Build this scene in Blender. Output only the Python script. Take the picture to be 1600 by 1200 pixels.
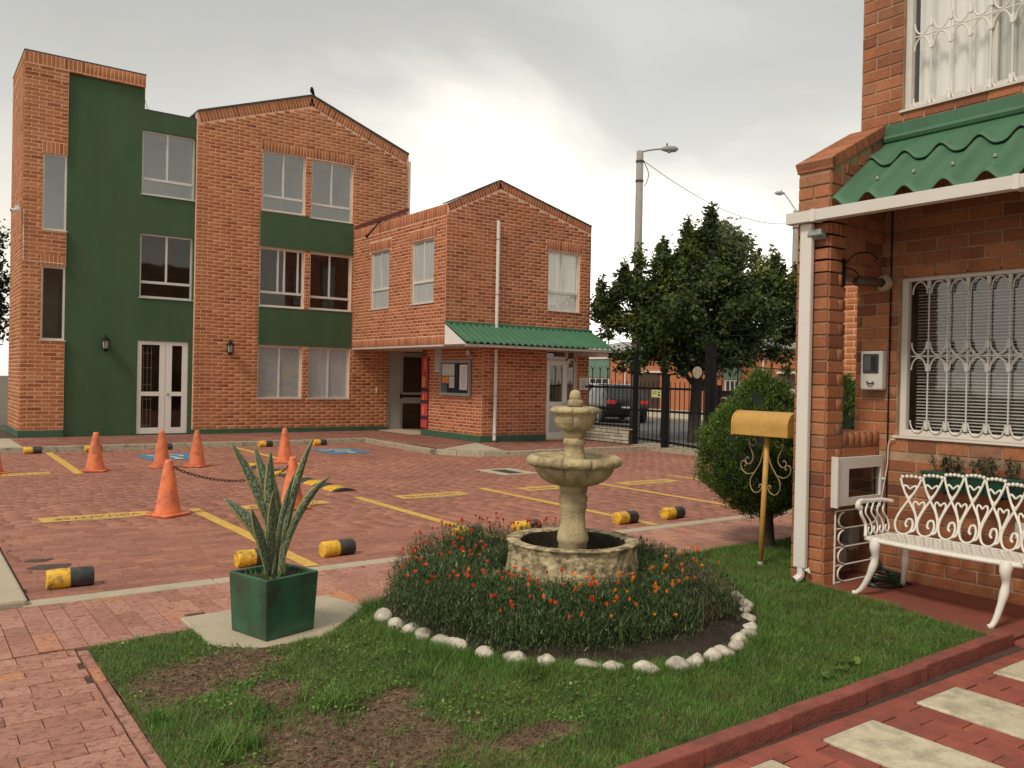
import bpy, bmesh, math, random
import numpy as np
from mathutils import Vector, Matrix, noise as mnoise

random.seed(7); rng = np.random.default_rng(7)
SC = bpy.context.scene
for o in list(bpy.data.objects): bpy.data.objects.remove(o)
COL = SC.collection

# ------------------------------------------------------------------ camera
F_PX, YAW, PITCH, ROLL, CAM_H = 1321.2, 0.942188, -0.005546, 0.020191, 1.6
def cam_axes():
    f = np.array([math.cos(YAW)*math.cos(PITCH), math.sin(YAW)*math.cos(PITCH), math.sin(PITCH)])
    r = np.array([math.sin(YAW), -math.cos(YAW), 0.0]); d = np.cross(f, r)
    c, s = math.cos(ROLL), math.sin(ROLL)
    return r*c - d*s, d*c + r*s, f
CR, CD, CF = cam_axes()
cam = bpy.data.cameras.new('camera'); co = bpy.data.objects.new('camera', cam); COL.objects.link(co)
m3 = Matrix((CR, -CD, -CF)).transposed()
co.matrix_world = Matrix.Translation((0, 0, CAM_H)) @ m3.to_4x4()
cam.sensor_width = 36; cam.lens = F_PX/1600*36; cam.clip_start = 0.05; cam.clip_end = 600
SC.camera = co
def proj(p):
    v = np.array(p) - np.array([0, 0, CAM_H]); z = v @ CF
    if z < 0.2: return None
    return 800+F_PX*(v @ CR)/z, 600+F_PX*(v @ CD)/z, z

# ------------------------------------------------------------------ node helpers
class NT:
    def __init__(s, tree): s.t = tree; s.n = tree.nodes; s.l = tree.links
    def new(s, typ, **kw):
        nd = s.n.new(typ)
        for k, v in kw.items():
            if k in nd.inputs.keys() if isinstance(k, str) else False: nd.inputs[k].default_value = v
            else: setattr(nd, k, v)
        return nd
    def link(s, a, b): s.l.new(a, b)
    def val(s, x, inp):
        if hasattr(x, 'is_linked') or hasattr(x, 'links'): s.l.new(x, inp)
        else: inp.default_value = x
    def math(s, op, a, b=0.0, clamp=False):
        nd = s.n.new('ShaderNodeMath'); nd.operation = op; nd.use_clamp = clamp
        s.val(a, nd.inputs[0]); s.val(b, nd.inputs[1]); return nd.outputs[0]
    def mix(s, f, a, b, mode='MIX'):
        nd = s.n.new('ShaderNodeMix'); nd.data_type = 'RGBA'; nd.blend_type = mode
        s.val(f, nd.inputs[0]); s.val(a if not isinstance(a, tuple) else (*a[:3], 1), nd.inputs[6]); s.val(b if not isinstance(b, tuple) else (*b[:3], 1), nd.inputs[7])
        return nd.outputs[2]
    def ramp(s, f, stops, interp='LINEAR'):
        nd = s.n.new('ShaderNodeValToRGB'); cr = nd.color_ramp; cr.interpolation = interp
        while len(cr.elements) > 1: cr.elements.remove(cr.elements[-1])
        for i, (p, c) in enumerate(stops):
            e = cr.elements[0] if i == 0 else cr.elements.new(p)
            e.position = p; e.color = (*c[:3], 1) if isinstance(c, tuple) else (c, c, c, 1)
        s.val(f, nd.inputs[0]); return nd.outputs[0]
    def noise(s, scale, detail=3, rough=.55, vec=None, dist=0.0):
        nd = s.n.new('ShaderNodeTexNoise'); nd.inputs['Scale'].default_value = scale; nd.inputs['Detail'].default_value = detail
        nd.inputs['Roughness'].default_value = rough; nd.inputs['Distortion'].default_value = dist
        if vec is not None: s.l.new(vec, nd.inputs['Vector'])
        return nd.outputs[0]
    def pos(s, scale=None):
        o = s.n.new('ShaderNodeNewGeometry').outputs['Position']
        if scale is None: return o
        m = s.n.new('ShaderNodeMapping'); m.inputs['Scale'].default_value = scale; s.l.new(o, m.inputs['Vector']); return m.outputs[0]
    def rnd(s):
        a = s.n.new('ShaderNodeNewGeometry').outputs['Random Per Island']; b = s.n.new('ShaderNodeObjectInfo').outputs['Random']
        return s.math('FRACT', s.math('ADD', a, s.math('MULTIPLY', b, 7.31)))
    def bump(s, h, strength, dist):
        nd = s.n.new('ShaderNodeBump'); nd.inputs['Strength'].default_value = strength; nd.inputs['Distance'].default_value = dist
        s.l.new(h, nd.inputs['Height']); return nd.outputs[0]

def base_mat(name):
    m = bpy.data.materials.new(name); m.use_nodes = True
    t = NT(m.node_tree); b = t.n.get('Principled BSDF'); return m, t, b

# ------------------------------------------------------------------ world: overcast sky with a bright break in the cloud
w = bpy.data.worlds.new('World'); SC.world = w; w.use_nodes = True
t = NT(w.node_tree)
for nd in list(t.n): t.n.remove(nd)
SUN = Vector((-0.62, -0.16, 0.76)).normalized()
outw = t.new('ShaderNodeOutputWorld')
sky = t.new('ShaderNodeTexSky'); sky.sky_type = 'NISHITA'; sky.sun_disc = False
sky.sun_elevation = math.asin(SUN.z); sky.sun_rotation = math.atan2(SUN.x, SUN.y)
bg1 = t.new('ShaderNodeBackground'); bg1.inputs['Strength'].default_value = 0.08; t.link(sky.outputs[0], bg1.inputs['Color'])
SKYSEED = 7.7
gen = t.new('ShaderNodeTexCoord').outputs['Generated']
sep = t.new('ShaderNodeSeparateXYZ'); t.link(gen, sep.inputs[0])
zc = t.math('MAXIMUM', sep.outputs[2], 0.0)
den = t.math('ADD', zc, 0.22)
cx = t.math('DIVIDE', sep.outputs[0], den); cy = t.math('DIVIDE', sep.outputs[1], den)
comb = t.new('ShaderNodeCombineXYZ'); t.link(cx, comb.inputs[0]); t.link(cy, comb.inputs[1]); comb.inputs[2].default_value = SKYSEED
n1 = t.noise(1.35, 6, .52, comb.outputs[0], .45)
n2 = t.noise(0.55, 3, .5, comb.outputs[0], .2)
zp = t.math('ADD', zc, t.math('ADD', t.math('MULTIPLY', t.math('SUBTRACT', n1, .5), .36), t.math('MULTIPLY', t.math('SUBTRACT', n2, .5), .14)))
base = t.ramp(zp, [(0.0, (.82, .765, .665)), (0.13, (.745, .70, .61)), (0.21, (.60, .575, .515)), (0.29, (.455, .447, .415)), (0.38, (.385, .385, .37)), (0.6, (.43, .425, .405)), (1.0, (.54, .535, .51))])
cl = t.ramp(n1, [(.28, .82), (.45, .94), (.58, 1.06), (.75, 1.2)])
c = t.mix(1.0, base, cl, 'MULTIPLY')
fh = Vector((CF[0]+.03*CR[0], CF[1]+.03*CR[1], 0)).normalized()
dot = t.n.new('ShaderNodeVectorMath'); dot.operation = 'DOT_PRODUCT'; t.link(gen, dot.inputs[0]); dot.inputs[1].default_value = fh
hl = t.math('SQRT', t.math('MAXIMUM', t.math('SUBTRACT', 1.0, t.math('MULTIPLY', sep.outputs[2], sep.outputs[2])), .0001))
caz = t.math('DIVIDE', dot.outputs['Value'], hl)
ga = t.ramp(t.math('ADD', caz, t.math('MULTIPLY', t.math('SUBTRACT', n2, .5), .05)), [(.88, 0.0), (.965, .45), (.992, 1.0)])
ge = t.ramp(zp, [(.13, 1.0), (.20, .85), (.26, .40), (.33, .08), (.42, 0.0)])
c = t.mix(t.math('MULTIPLY', t.math('MULTIPLY', ga, ge), .95), c, (1.28, 1.21, 1.08))
bg2 = t.new('ShaderNodeBackground'); bg2.inputs['Strength'].default_value = 1.0; t.link(c, bg2.inputs['Color'])
mx = t.new('ShaderNodeMixShader'); mx.inputs[0].default_value = 0.96
t.link(bg1.outputs[0], mx.inputs[1]); t.link(bg2.outputs[0], mx.inputs[2]); t.link(mx.outputs[0], outw.inputs['Surface'])

# ------------------------------------------------------------------ sun (behind thin cloud) and exposure
sl = bpy.data.lights.new('sun', 'SUN'); sl.energy = 1.5; sl.angle = math.radians(12); sl.color = (1.0, .91, .77)
so = bpy.data.objects.new('sun', sl); COL.objects.link(so); so.rotation_euler = (-SUN).to_track_quat('-Z', 'Y').to_euler()
vs = SC.view_settings; vs.view_transform = 'Standard'; vs.look = 'None'; vs.exposure = 0.55; vs.gamma = 1.0; vs.use_curve_mapping = False
SC.cycles.max_bounces = 6; SC.cycles.transparent_max_bounces = 12; SC.cycles.use_denoising = True

# ------------------------------------------------------------------ mesh helpers
def tag(o, label=None, cat=None, group=None, kind=None):
    if label: o['label'] = label
    if cat: o['category'] = cat
    if group: o['group'] = group
    if kind: o['kind'] = kind
    return o
def wloc(o):
    v = Vector((0, 0, 0))
    while o is not None: v += o.location; o = o.parent
    return v
def thing(name, label, cat, loc=(0, 0, 0), group=None, rz=0.0):
    o = bpy.data.objects.new(name, None); o.empty_display_size = .1; COL.objects.link(o); o.location = loc; o.rotation_euler = (0, 0, rz)
    return tag(o, label, cat, group)
def link_mesh(name, me, mat, parent=None, kind=None, label=None, smooth=False):
    if mat is not None:
        for mm in (mat if isinstance(mat, (list, tuple)) else [mat]): me.materials.append(mm)
    if smooth: me.polygons.foreach_set('use_smooth', [True]*len(me.polygons))
    o = bpy.data.objects.new(name, me); COL.objects.link(o)
    if parent is not None: o.parent = parent
    if kind: o['kind'] = kind
    if label: o['label'] = label
    return o
class MB:
    def __init__(s): s.v = []; s.f = []; s.mi = []
    def add(s, vs, fs, mi=0):
        b = len(s.v); s.v.extend(tuple(p) for p in vs)
        for f in fs: s.f.append(tuple(b+i for i in f)); s.mi.append(mi)
        return s
    def box(s, x0, x1, y0, y1, z0, z1, mi=0):
        if x0 > x1: x0, x1 = x1, x0
        if y0 > y1: y0, y1 = y1, y0
        if z0 > z1: z0, z1 = z1, z0
        return s.add([(x0,y0,z0),(x1,y0,z0),(x1,y1,z0),(x0,y1,z0),(x0,y0,z1),(x1,y0,z1),(x1,y1,z1),(x0,y1,z1)],
              [(0,3,2,1),(4,5,6,7),(0,1,5,4),(1,2,6,5),(2,3,7,6),(3,0,4,7)], mi)
    def bar(s, a, b, w, h=None, up=(0,0,1)):
        h = h or w; a = Vector(a); b = Vector(b); d = (b-a).normalized(); up = Vector(up)
        x = d.cross(up)
        if x.length < 1e-4: x = d.cross(Vector((1,0,0)))
        x.normalize(); y = x.cross(d)
        P = []
        for q in (a, b):
            for sx, sy in ((-1,-1),(1,-1),(1,1),(-1,1)): P.append(q + x*sx*w/2 + y*sy*h/2)
        return s.add(P, [(0,1,2,3),(7,6,5,4),(0,4,5,1),(1,5,6,2),(2,6,7,3),(3,7,4,0)])
    def tube(s, pts, r, n=6, closed=False, cap=True):
        pts = [Vector(p) for p in pts]; m = len(pts)
        rs = r if isinstance(r, (list, tuple, np.ndarray)) else [r]*m
        prev = None; V = []
        for i, p in enumerate(pts):
            a = pts[i-1] if (i > 0 or closed) else p; b = pts[(i+1) % m] if (i < m-1 or closed) else p
            d = (b-a)
            if d.length < 1e-9: d = Vector((0,0,1))
            d.normalize()
            if prev is None:
                x = d.cross(Vector((0,0,1)))
                if x.length < .05: x = d.cross(Vector((1,0,0)))
            else: x = prev - d*prev.dot(d)
            if x.length < 1e-6: x = d.orthogonal()
            x.normalize(); prev = x; y = d.cross(x)
            for k in range(n):
                an = 2*math.pi*k/n; V.append(p + (x*math.cos(an)+y*math.sin(an))*rs[i])
        Fs = []
        for i in range(m if closed else m-1):
            j = (i+1) % m
            for k in range(n):
                k2 = (k+1) % n; Fs.append((i*n+k, i*n+k2, j*n+k2, j*n+k))
        if cap and not closed:
            Fs.append(tuple(range(n-1, -1, -1))); Fs.append(tuple((m-1)*n+k for k in range(n)))
        return s.add(V, Fs)
    def lathe(s, prof, n=32, c=(0,0,0), fn=None, close=False):
        V = []; Fs = []; m = len(prof)
        for i, (r, z) in enumerate(prof):
            for k in range(n):
                a = 2*math.pi*k/n; rr, zz = (r, z) if fn is None else fn(i, r, z, a)
                V.append((c[0]+rr*math.cos(a), c[1]+rr*math.sin(a), c[2]+zz))
        for i in range(m-1):
            for k in range(n):
                k2 = (k+1) % n; Fs.append((i*n+k, i*n+k2, (i+1)*n+k2, (i+1)*n+k))
        if close:
            Fs.append(tuple(range(n-1, -1, -1))); Fs.append(tuple((m-1)*n+k for k in range(n)))
        return s.add(V, Fs)
    def prism(s, poly, z0, z1):
        n = len(poly); V = [(x,y,z0) for x,y in poly]+[(x,y,z1) for x,y in poly]
        return s.add(V, [tuple(range(n-1,-1,-1)), tuple(range(n,2*n))]+[(i,(i+1)%n,n+(i+1)%n,n+i) for i in range(n)])
    def build(s, name, mat, parent=None, kind=None, label=None, smooth=False, bevel=0, seg=2, local=False):
        off = Vector((0,0,0)) if (local or parent is None) else wloc(parent)
        me = bpy.data.meshes.new(name); me.from_pydata([(x-off.x, y-off.y, z-off.z) for x,y,z in s.v], [], s.f)
        o = link_mesh(name, me, mat, parent, kind, label, smooth)
        if any(s.mi): me.polygons.foreach_set('material_index', s.mi)
        if bevel:
            md = o.modifiers.new('bevel', 'BEVEL'); md.width = bevel; md.segments = seg; md.limit_method = 'ANGLE'; md.angle_limit = math.radians(40)
        me.update(); return o
def np_mesh(name, V, Fq, mat, parent=None, kind=None, smooth=False, off=None, uv=None):
    V = np.asarray(V, dtype=np.float32).reshape(-1, 3); Fq = np.asarray(Fq, dtype=np.int32); k = Fq.shape[1]
    if parent is not None:
        p = wloc(parent); V = V - np.array([p.x, p.y, p.z], dtype=np.float32)
    me = bpy.data.meshes.new(name); me.vertices.add(len(V)); me.vertices.foreach_set('co', V.ravel())
    me.loops.add(Fq.size); me.loops.foreach_set('vertex_index', Fq.ravel())
    me.polygons.add(len(Fq)); me.polygons.foreach_set('loop_start', np.arange(0, Fq.size, k, dtype=np.int32))
    if uv is not None:
        l = me.uv_layers.new(name='uv'); l.data.foreach_set('uv', np.asarray(uv, dtype=np.float32)[Fq.ravel()].ravel())
    me.update(calc_edges=True); me.validate()
    return link_mesh(name, me, mat, parent, kind, None, smooth)
def copy_tree(o, parent=None):
    c = o.copy(); COL.objects.link(c); c.parent = parent
    for ch in list(o.children): copy_tree(ch, c)
    return c
def cr(pts, n=6):
    """Catmull-Rom through points"""
    P = [Vector(p) for p in pts]; P = [P[0]*2-P[1]]+P+[P[-1]*2-P[-2]]; out = []
    for i in range(1, len(P)-2):
        for k in range(n):
            u = k/n; a, b, c_, d = P[i-1], P[i], P[i+1], P[i+2]
            out.append(.5*((2*b)+(c_-a)*u+(2*a-5*b+4*c_-d)*u*u+(-a+3*b-3*c_+d)*u**3))
    out.append(P[-2]); return out

# unit piece: front face towards +Z, chamfered edge; x = length, y = height
def unit_piece(name, cu, cv, cd=.25):
    a, b = .5-cu, .5-cv
    V = [(-.5,-.5,-1),(.5,-.5,-1),(.5,.5,-1),(-.5,.5,-1),(-.5,-.5,-cd),(.5,-.5,-cd),(.5,.5,-cd),(-.5,.5,-cd),(-a,-b,0),(a,-b,0),(a,b,0),(-a,b,0)]
    Fs = [(8,9,10,11)]
    for k in range(4):
        j = (k+1) % 4; Fs += [(k,j,4+j,4+k),(4+k,4+j,8+j,8+k)]
    return V, Fs
def pieces(parent, name, items, mat, unit, n=300, rest='brickwork', maxd=None):
    """items: (centre of front face, u, v, n vectors scaled). The n that show largest become objects sharing one mesh, the rest one stuff part."""
    off = wloc(parent); V, Fs = unit
    def score(it):
        p = proj(it[0])
        if p is None or not (-30 < p[0] < 1630 and -30 < p[1] < 1230): return 1e6
        vd = Vector(it[0])-Vector((0,0,CAM_H)); nn = Vector(it[3]).normalized(); cosv = max(.02, -vd.normalized().dot(nn))
        return -(Vector(it[1]).length*Vector(it[2]).length*cosv/p[2]**2)
    sc = sorted(((score(i), k) for k, i in enumerate(items)))
    solo = [items[k] for s_, k in sc[:n] if s_ < 1e5]; ids = {k for s_, k in sc[:n] if s_ < 1e5}
    me = bpy.data.meshes.new(name); me.from_pydata(V, [], Fs); me.materials.append(mat)
    for c_, u, v, nn in solo:
        o = bpy.data.objects.new(name, me); COL.objects.link(o); o.parent = parent
        M = Matrix((u, v, nn)).transposed().to_4x4(); M.translation = Vector(c_)-off; o.matrix_basis = M
    rest_i = [items[k] for k in range(len(items)) if k not in ids]
    if rest_i:
        UV = np.array(V); A = np.array([[i[1], i[2], i[3]] for i in rest_i], dtype=np.float64); C_ = np.array([i[0] for i in rest_i])
        W = np.einsum('vk,ikj->ivj', UV, A) + C_[:, None, :]
        FF = (np.array(Fs)[None] + (np.arange(len(rest_i))*len(V))[:, None, None]).reshape(-1, 4)
        np_mesh(rest, W.reshape(-1, 3), FF, mat, parent, 'stuff')
# ------------------------------------------------------------------ materials
def simple(name, col, rough=.6, var=.12, scale=8.0, bump=.0, bscale=60.0, metal=0.0, spec=.5, dirt=None, dscale=3.0, damt=.5, rnd=0.0, pscale=None, lo=.45, hi=.75):
    m, t, b = base_mat(name); p = t.pos(pscale)
    n = t.noise(scale, 4, .6, p)
    dark = tuple(c*(1-var) for c in col); light = tuple(min(1, c*(1+var)) for c in col)
    c = t.ramp(n, [(.3, dark), (.7, light)])
    if rnd:
        r = t.rnd(); k = t.math('ADD', t.math('MULTIPLY', t.math('SUBTRACT', r, .5), 2*rnd), 1.0)
        cc = t.n.new('ShaderNodeCombineColor'); [t.link(k, cc.inputs[i]) for i in range(3)]
        c = t.mix(1.0, c, cc.outputs[0], 'MULTIPLY')
    if dirt is not None:
        dn = t.noise(dscale, 5, .65, p); f = t.math('MULTIPLY', t.ramp(dn, [(lo, 0.0), (hi, 1.0)]), damt); c = t.mix(f, c, dirt)
    t.link(c, b.inputs['Base Color']); b.inputs['Roughness'].default_value = rough; b.inputs['Metallic'].default_value = metal
    b.inputs['Specular IOR Level'].default_value = spec
    if bump:
        h = t.noise(bscale, 4, .6, p); t.link(t.bump(h, bump, .01), b.inputs['Normal'])
    return m
def brick_mat(name, stops, grime=.25, bump=.35, gcol=(.07,.045,.035), gscale=.9):
    m, t, b = base_mat(name); r = t.rnd(); p = t.pos()
    c = t.ramp(r, stops, 'LINEAR')
    g = t.noise(38, 4, .7, p); c = t.mix(1.0, c, t.ramp(g, [(.25, .72), (.5, 1.0), (.75, 1.22)]), 'MULTIPLY')
    d = t.noise(gscale, 5, .65, t.pos((1,1,.35))); f = t.math('MULTIPLY', t.ramp(d, [(.48, 0.0), (.72, 1.0)]), grime); c = t.mix(f, c, gcol)
    t.link(c, b.inputs['Base Color']); b.inputs['Roughness'].default_value = .85; b.inputs['Specular IOR Level'].default_value = .25
    t.link(t.bump(t.noise(90, 4, .7, p), bump, .006), b.inputs['Normal']); return m
BR_FAR = [(0.0,(.27,.088,.035)),(.10,(.39,.135,.052)),(.5,(.44,.165,.066)),(.88,(.48,.19,.082)),(1.0,(.54,.23,.11))]
M_brick_a = brick_mat('brick_orange', BR_FAR, .22)
M_brick_b = brick_mat('brick_red', [(0.0,(.25,.075,.032)),(.2,(.35,.108,.045)),(.6,(.42,.138,.058)),(1.0,(.48,.175,.08))], .22)
M_brick_h = brick_mat('brick_house', [(0.0,(.19,.07,.045)),(.12,(.31,.115,.058)),(.5,(.41,.155,.072)),(.85,(.47,.19,.09)),(1.0,(.33,.16,.10))], .5, .5, gscale=1.6)
M_mortar = simple('mortar_pale', (.74,.45,.31), .9, .15, 6, .3, 80, dirt=(.25,.13,.08), dscale=1.2, damt=.4)
M_mortar_h = simple('mortar_house', (.42,.27,.17), .9, .25, 7, .4, 80, dirt=(.08,.06,.05), dscale=2.2, damt=.6)
M_green = simple('green_render', (.046,.100,.044), .85, .14, 2.5, .25, 120, dirt=(.085,.095,.065), dscale=2.6, damt=.45, pscale=(1,1,.28), lo=.42, hi=.8)
M_greenplinth = simple('green_plinth', (.040,.110,.060), .7, .15, 5, .2, 60, dirt=(.10,.09,.07), dscale=3, damt=.4)
M_white = simple('white_paint', (.74,.70,.64), .45, .05, 5, 0, dirt=(.42,.37,.30), dscale=5, damt=.25)
M_alu = simple('aluminium_frame', (.66,.63,.58), .4, .05, 9, 0, dirt=(.35,.31,.26), dscale=7, damt=.25)
M_doorwhite = simple('white_door', (.78,.74,.68), .4, .04, 6)
M_bench = simple('white_cast_iron', (.78,.74,.66), .35, .04, 20, .15, 90, dirt=(.45,.38,.28), dscale=9, damt=.3, lo=.55, hi=.8)
M_corr = simple('green_fibre_cement', (.060,.165,.085), .55, .12, 5, .3, 140, dirt=(.035,.075,.045), dscale=5, damt=.7, lo=.42, hi=.75, pscale=(.35,1,.35))
M_corr_far = simple('green_sheet', (.045,.15,.075), .5, .12, 4, 0, dirt=(.08,.13,.09), dscale=2, damt=.5)
M_concrete = simple('concrete_kerb', (.42,.355,.25), .9, .22, 9, .9, 60, dirt=(.075,.065,.045), dscale=9, damt=.8, lo=.47, hi=.68)
M_concrete2 = simple('concrete_slab', (.47,.395,.28), .9, .14, 4, .45, 60, dirt=(.20,.185,.13), dscale=4.0, damt=.65)
M_soffit = simple('soffit_paint', (.55,.50,.44), .8, .08, 4)
M_black = simple('black_iron', (.010,.010,.011), .6, .2, 10, spec=.15)
M_darkgrey = simple('dark_grey_metal', (.05,.05,.052), .5, .15, 10)
M_grey = simple('grey_metal', (.30,.30,.29), .5, .1, 6)
M_greydoor = simple('grey_door_paint', (.33,.34,.32), .5, .06, 4)
M_stone = simple('fountain_stone', (.50,.40,.225), .9, .20, 9, 1.0, 70, dirt=(.12,.09,.05), dscale=6, damt=.75, lo=.47, hi=.70)
M_stonedark = simple('fountain_basin_stone', (.52,.42,.245), .95, .25, 12, 1.0, 60, dirt=(.08,.06,.03), dscale=13, damt=.85, lo=.44, hi=.62)
M_basin = simple('basin_dark', (.035,.027,.018), .95, .5, 14, .8, 40)  # very dark brown for the basin's inside and the lower bowl's floor
M_pebble = simple('white_pebble', (.58,.52,.43), .75, .18, 14, .4, 60, dirt=(.15,.12,.08), dscale=16, damt=.65, rnd=.2, lo=.42)
M_soil = simple('dark_soil', (.030,.019,.012), .95, .45, 9, 1.0, 50)
M_planter = simple('green_glazed_planter', (.030,.115,.060), .35, .15, 6, .25, 30, dirt=(.035,.045,.030), dscale=5.5, damt=.9, lo=.42, hi=.66)
M_boxplanter = simple('green_plastic_box', (.012,.060,.036), .4, .1, 8)
M_mail = simple('ochre_paint', (.54,.30,.065), .5, .08, 5, .1, 60, dirt=(.30,.15,.04), dscale=7, damt=.45)
M_mailiron = simple('rusted_gilt_iron', (.33,.24,.11), .6, .3, 18, dirt=(.10,.07,.04), dscale=14, damt=.6)
M_cone = simple('orange_plastic', (.76,.20,.075), .5, .10, 6, .1, 50, dirt=(.26,.09,.055), dscale=9, damt=.85, rnd=.08, lo=.44, hi=.72)
M_yellow = simple('yellow_paint', (.80,.45,.030), .5, .08, 8, .3, 60, dirt=(.16,.10,.05), dscale=21, damt=.9, lo=.47, hi=.68)
M_blackp = simple('black_paint', (.030,.030,.034), .5, .2, 10, .15, 60, dirt=(.13,.115,.10), dscale=16, damt=.6)
M_rubber = simple('black_rubber', (.032,.032,.035), .6, .2, 10, .3, 60, dirt=(.12,.09,.07), dscale=8, damt=.4)
M_redkerb = simple('red_kerb_paint', (.27,.075,.052), .8, .22, 11, .9, 60, dirt=(.08,.04,.035), dscale=5, damt=.6)
M_redtile = simple('red_paver_smooth', (.30,.078,.052), .8, .16, 10, .6, 70, dirt=(.12,.055,.045), dscale=6, damt=.55, rnd=.14)
M_cream = simple('cream_concrete', (.58,.51,.36), .85, .14, 12, .8, 80, dirt=(.22,.20,.13), dscale=7, damt=.75, rnd=.06)
M_porch = simple('porch_red_floor', (.23,.068,.045), .7, .15, 4, .2, 50, dirt=(.11,.05,.04), dscale=2, damt=.5)
M_red = simple('dark_red_flashing', (.18,.03,.025), .6, .1, 6)
M_asphalt = simple('asphalt', (.10,.095,.09), .9, .2, 8, .4, 60)
M_ground = simple('bare_ground', (.11,.09,.06), .95, .3, 2, .3, 20)
M_paper = simple('paper', (.75,.73,.68), .7, .06, 30)
M_bark = simple('bark', (.055,.042,.030), .95, .3, 14, .8, 40)
M_pole = simple('concrete_pole', (.30,.28,.25), .9, .12, 4, .2, 40)
M_hose = simple('green_hose', (.012,.035,.022), .4, .2, 20)
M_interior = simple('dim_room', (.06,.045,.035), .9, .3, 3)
M_room = simple('room_sky_grey', (.30,.275,.235), .9, .2, 1.2)  # room grey lightened to stand in for sky reflected in upper panes
M_reflect_door = simple('reflection_and_door_brown', (.055,.03,.02), .9, .3, 4)  # brown painted behind panes as reflected brick; also colours the garage doors
M_curtain_grey = simple('grey_curtain', (.46,.46,.44), .85, .14, 9, pscale=(9,9,.3))
M_curtain_white = simple('white_net_curtain', (.90,.89,.87), .85, .10, 3.5, pscale=(5,5,.12))
M_film = None
def glass(name, tint=(.9,.92,.9), refl=1.0, alpha_min=.10):
    m, t, b = base_mat(name)
    out = t.n['Material Output']; t.n.remove(b)
    tr = t.new('ShaderNodeBsdfTransparent'); tr.inputs[0].default_value = (*tint, 1)
    gl = t.new('ShaderNodeBsdfGlossy'); gl.inputs['Roughness'].default_value = .03; gl.inputs[0].default_value = (refl, refl, refl, 1)
    lw = t.new('ShaderNodeLayerWeight'); lw.inputs[0].default_value = .5
    f = t.math('MAXIMUM', t.math('ADD', t.math('MULTIPLY', t.math('POWER', lw.outputs['Facing'], 4.0), .6), .04), alpha_min*.6)
    gn = t.noise(1.7, 1, .5, t.pos()); gl_n = t.bump(gn, .05, .05); t.link(gl_n, gl.inputs['Normal'])
    mx = t.new('ShaderNodeMixShader'); t.link(f, mx.inputs[0]); t.link(tr.outputs[0], mx.inputs[1]); t.link(gl.outputs[0], mx.inputs[2])
    t.link(mx.outputs[0], out.inputs[0]); return m
M_glass = glass('window_glass', (.97,.97,.96), alpha_min=.10)
M_glass_sky = glass('window_glass_upper', alpha_min=.20)
M_glass_dark = glass('window_glass_dark', (.75,.72,.68), alpha_min=.06)
M_glass_soft = None
def soft_glass():
    m, t, b = base_mat('matt_film_glass'); n = t.noise(5, 3, .6, t.pos((2,2,.2))); c = t.ramp(n, [(.3,(.36,.38,.385)),(.7,(.45,.465,.46))]); t.link(c, b.inputs['Base Color']); b.inputs['Roughness'].default_value = .22; b.inputs['Specular IOR Level'].default_value = .3; return m
M_glass_soft = soft_glass()
def film_mat():
    m, t, b = base_mat('iridescent_film'); p = t.pos((1.0,1.0,1.6)); n = t.noise(1.5, 2, .5, p, 2.2)
    c = t.ramp(n, [(.3,(.25,.30,.33)),(.45,(.36,.35,.28)),(.55,(.27,.31,.33)),(.7,(.32,.32,.34))]); t.link(c, b.inputs['Base Color']); b.inputs['Roughness'].default_value = .35; return m
M_film = film_mat()
def paver_mat(name, stops, mott=.5, dark=(.13,.055,.045), bump=.8, stain=False, sp=(26,.52,.70)):
    m, t, b = base_mat(name); r = t.rnd(); p = t.pos()
    c = t.ramp(r, stops)
    big = t.noise(.55, 4, .6, p); c = t.mix(1.0, c, t.ramp(big, [(.3, .82), (.7, 1.14)]), 'MULTIPLY')
    spots = t.noise(sp[0], 4, .65, t.pos((.8,1.0,1)), .5); f = t.math('MULTIPLY', t.ramp(spots, [(sp[1], 0.0), (sp[2], 1.0)]), mott); c = t.mix(f, c, dark)
    pale = t.noise(11, 3, .6, p); c = t.mix(t.math('MULTIPLY', t.ramp(pale, [(.55, 0.0), (.8, 1.0)]), .35), c, (.55,.30,.22))
    if stain:
        st = t.noise(1.3, 5, .7, t.pos((.7,1.3,1)), .6); c = t.mix(t.math('MULTIPLY', t.ramp(st, [(.57, 0.0), (.72, 1.0)]), .55), c, (.10,.065,.048))
    t.link(c, b.inputs['Base Color']); 
    rr = t.ramp(t.noise(3, 3, .6, p), [(.35, .5), (.7, .85)]); t.link(rr, b.inputs['Roughness']); b.inputs['Specular IOR Level'].default_value = .35
    h = t.math('ADD', t.noise(45, 5, .7, p), t.math('MULTIPLY', spots, -.8)); t.link(t.bump(h, bump, .008), b.inputs['Normal']); return m
PV = [(0.0,(.305,.122,.082)),(.25,(.335,.137,.092)),(.6,(.365,.152,.104)),(.9,(.39,.172,.118)),(1.0,(.43,.178,.104))]
M_paver = paver_mat('clay_paver', PV, .62, (.17,.075,.055), stain=True, sp=(17,.50,.68))
M_paver_near = paver_mat('clay_paver_rough', [(0.0,(.38,.172,.118)),(.5,(.47,.225,.160)),(.9,(.51,.26,.19)),(.95,(.54,.24,.14)),(1.0,(.56,.24,.115))], .72, (.185,.082,.062), 1.3, sp=(30,.50,.63))
M_paver_walk = paver_mat('walk_paver', [(0.0,(.20,.085,.06)),(.5,(.27,.115,.08)),(1.0,(.32,.145,.105))], .4)
M_joint = simple('sand_joint', (.075,.045,.032), .95, .35, 12, .4, 60)
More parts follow.
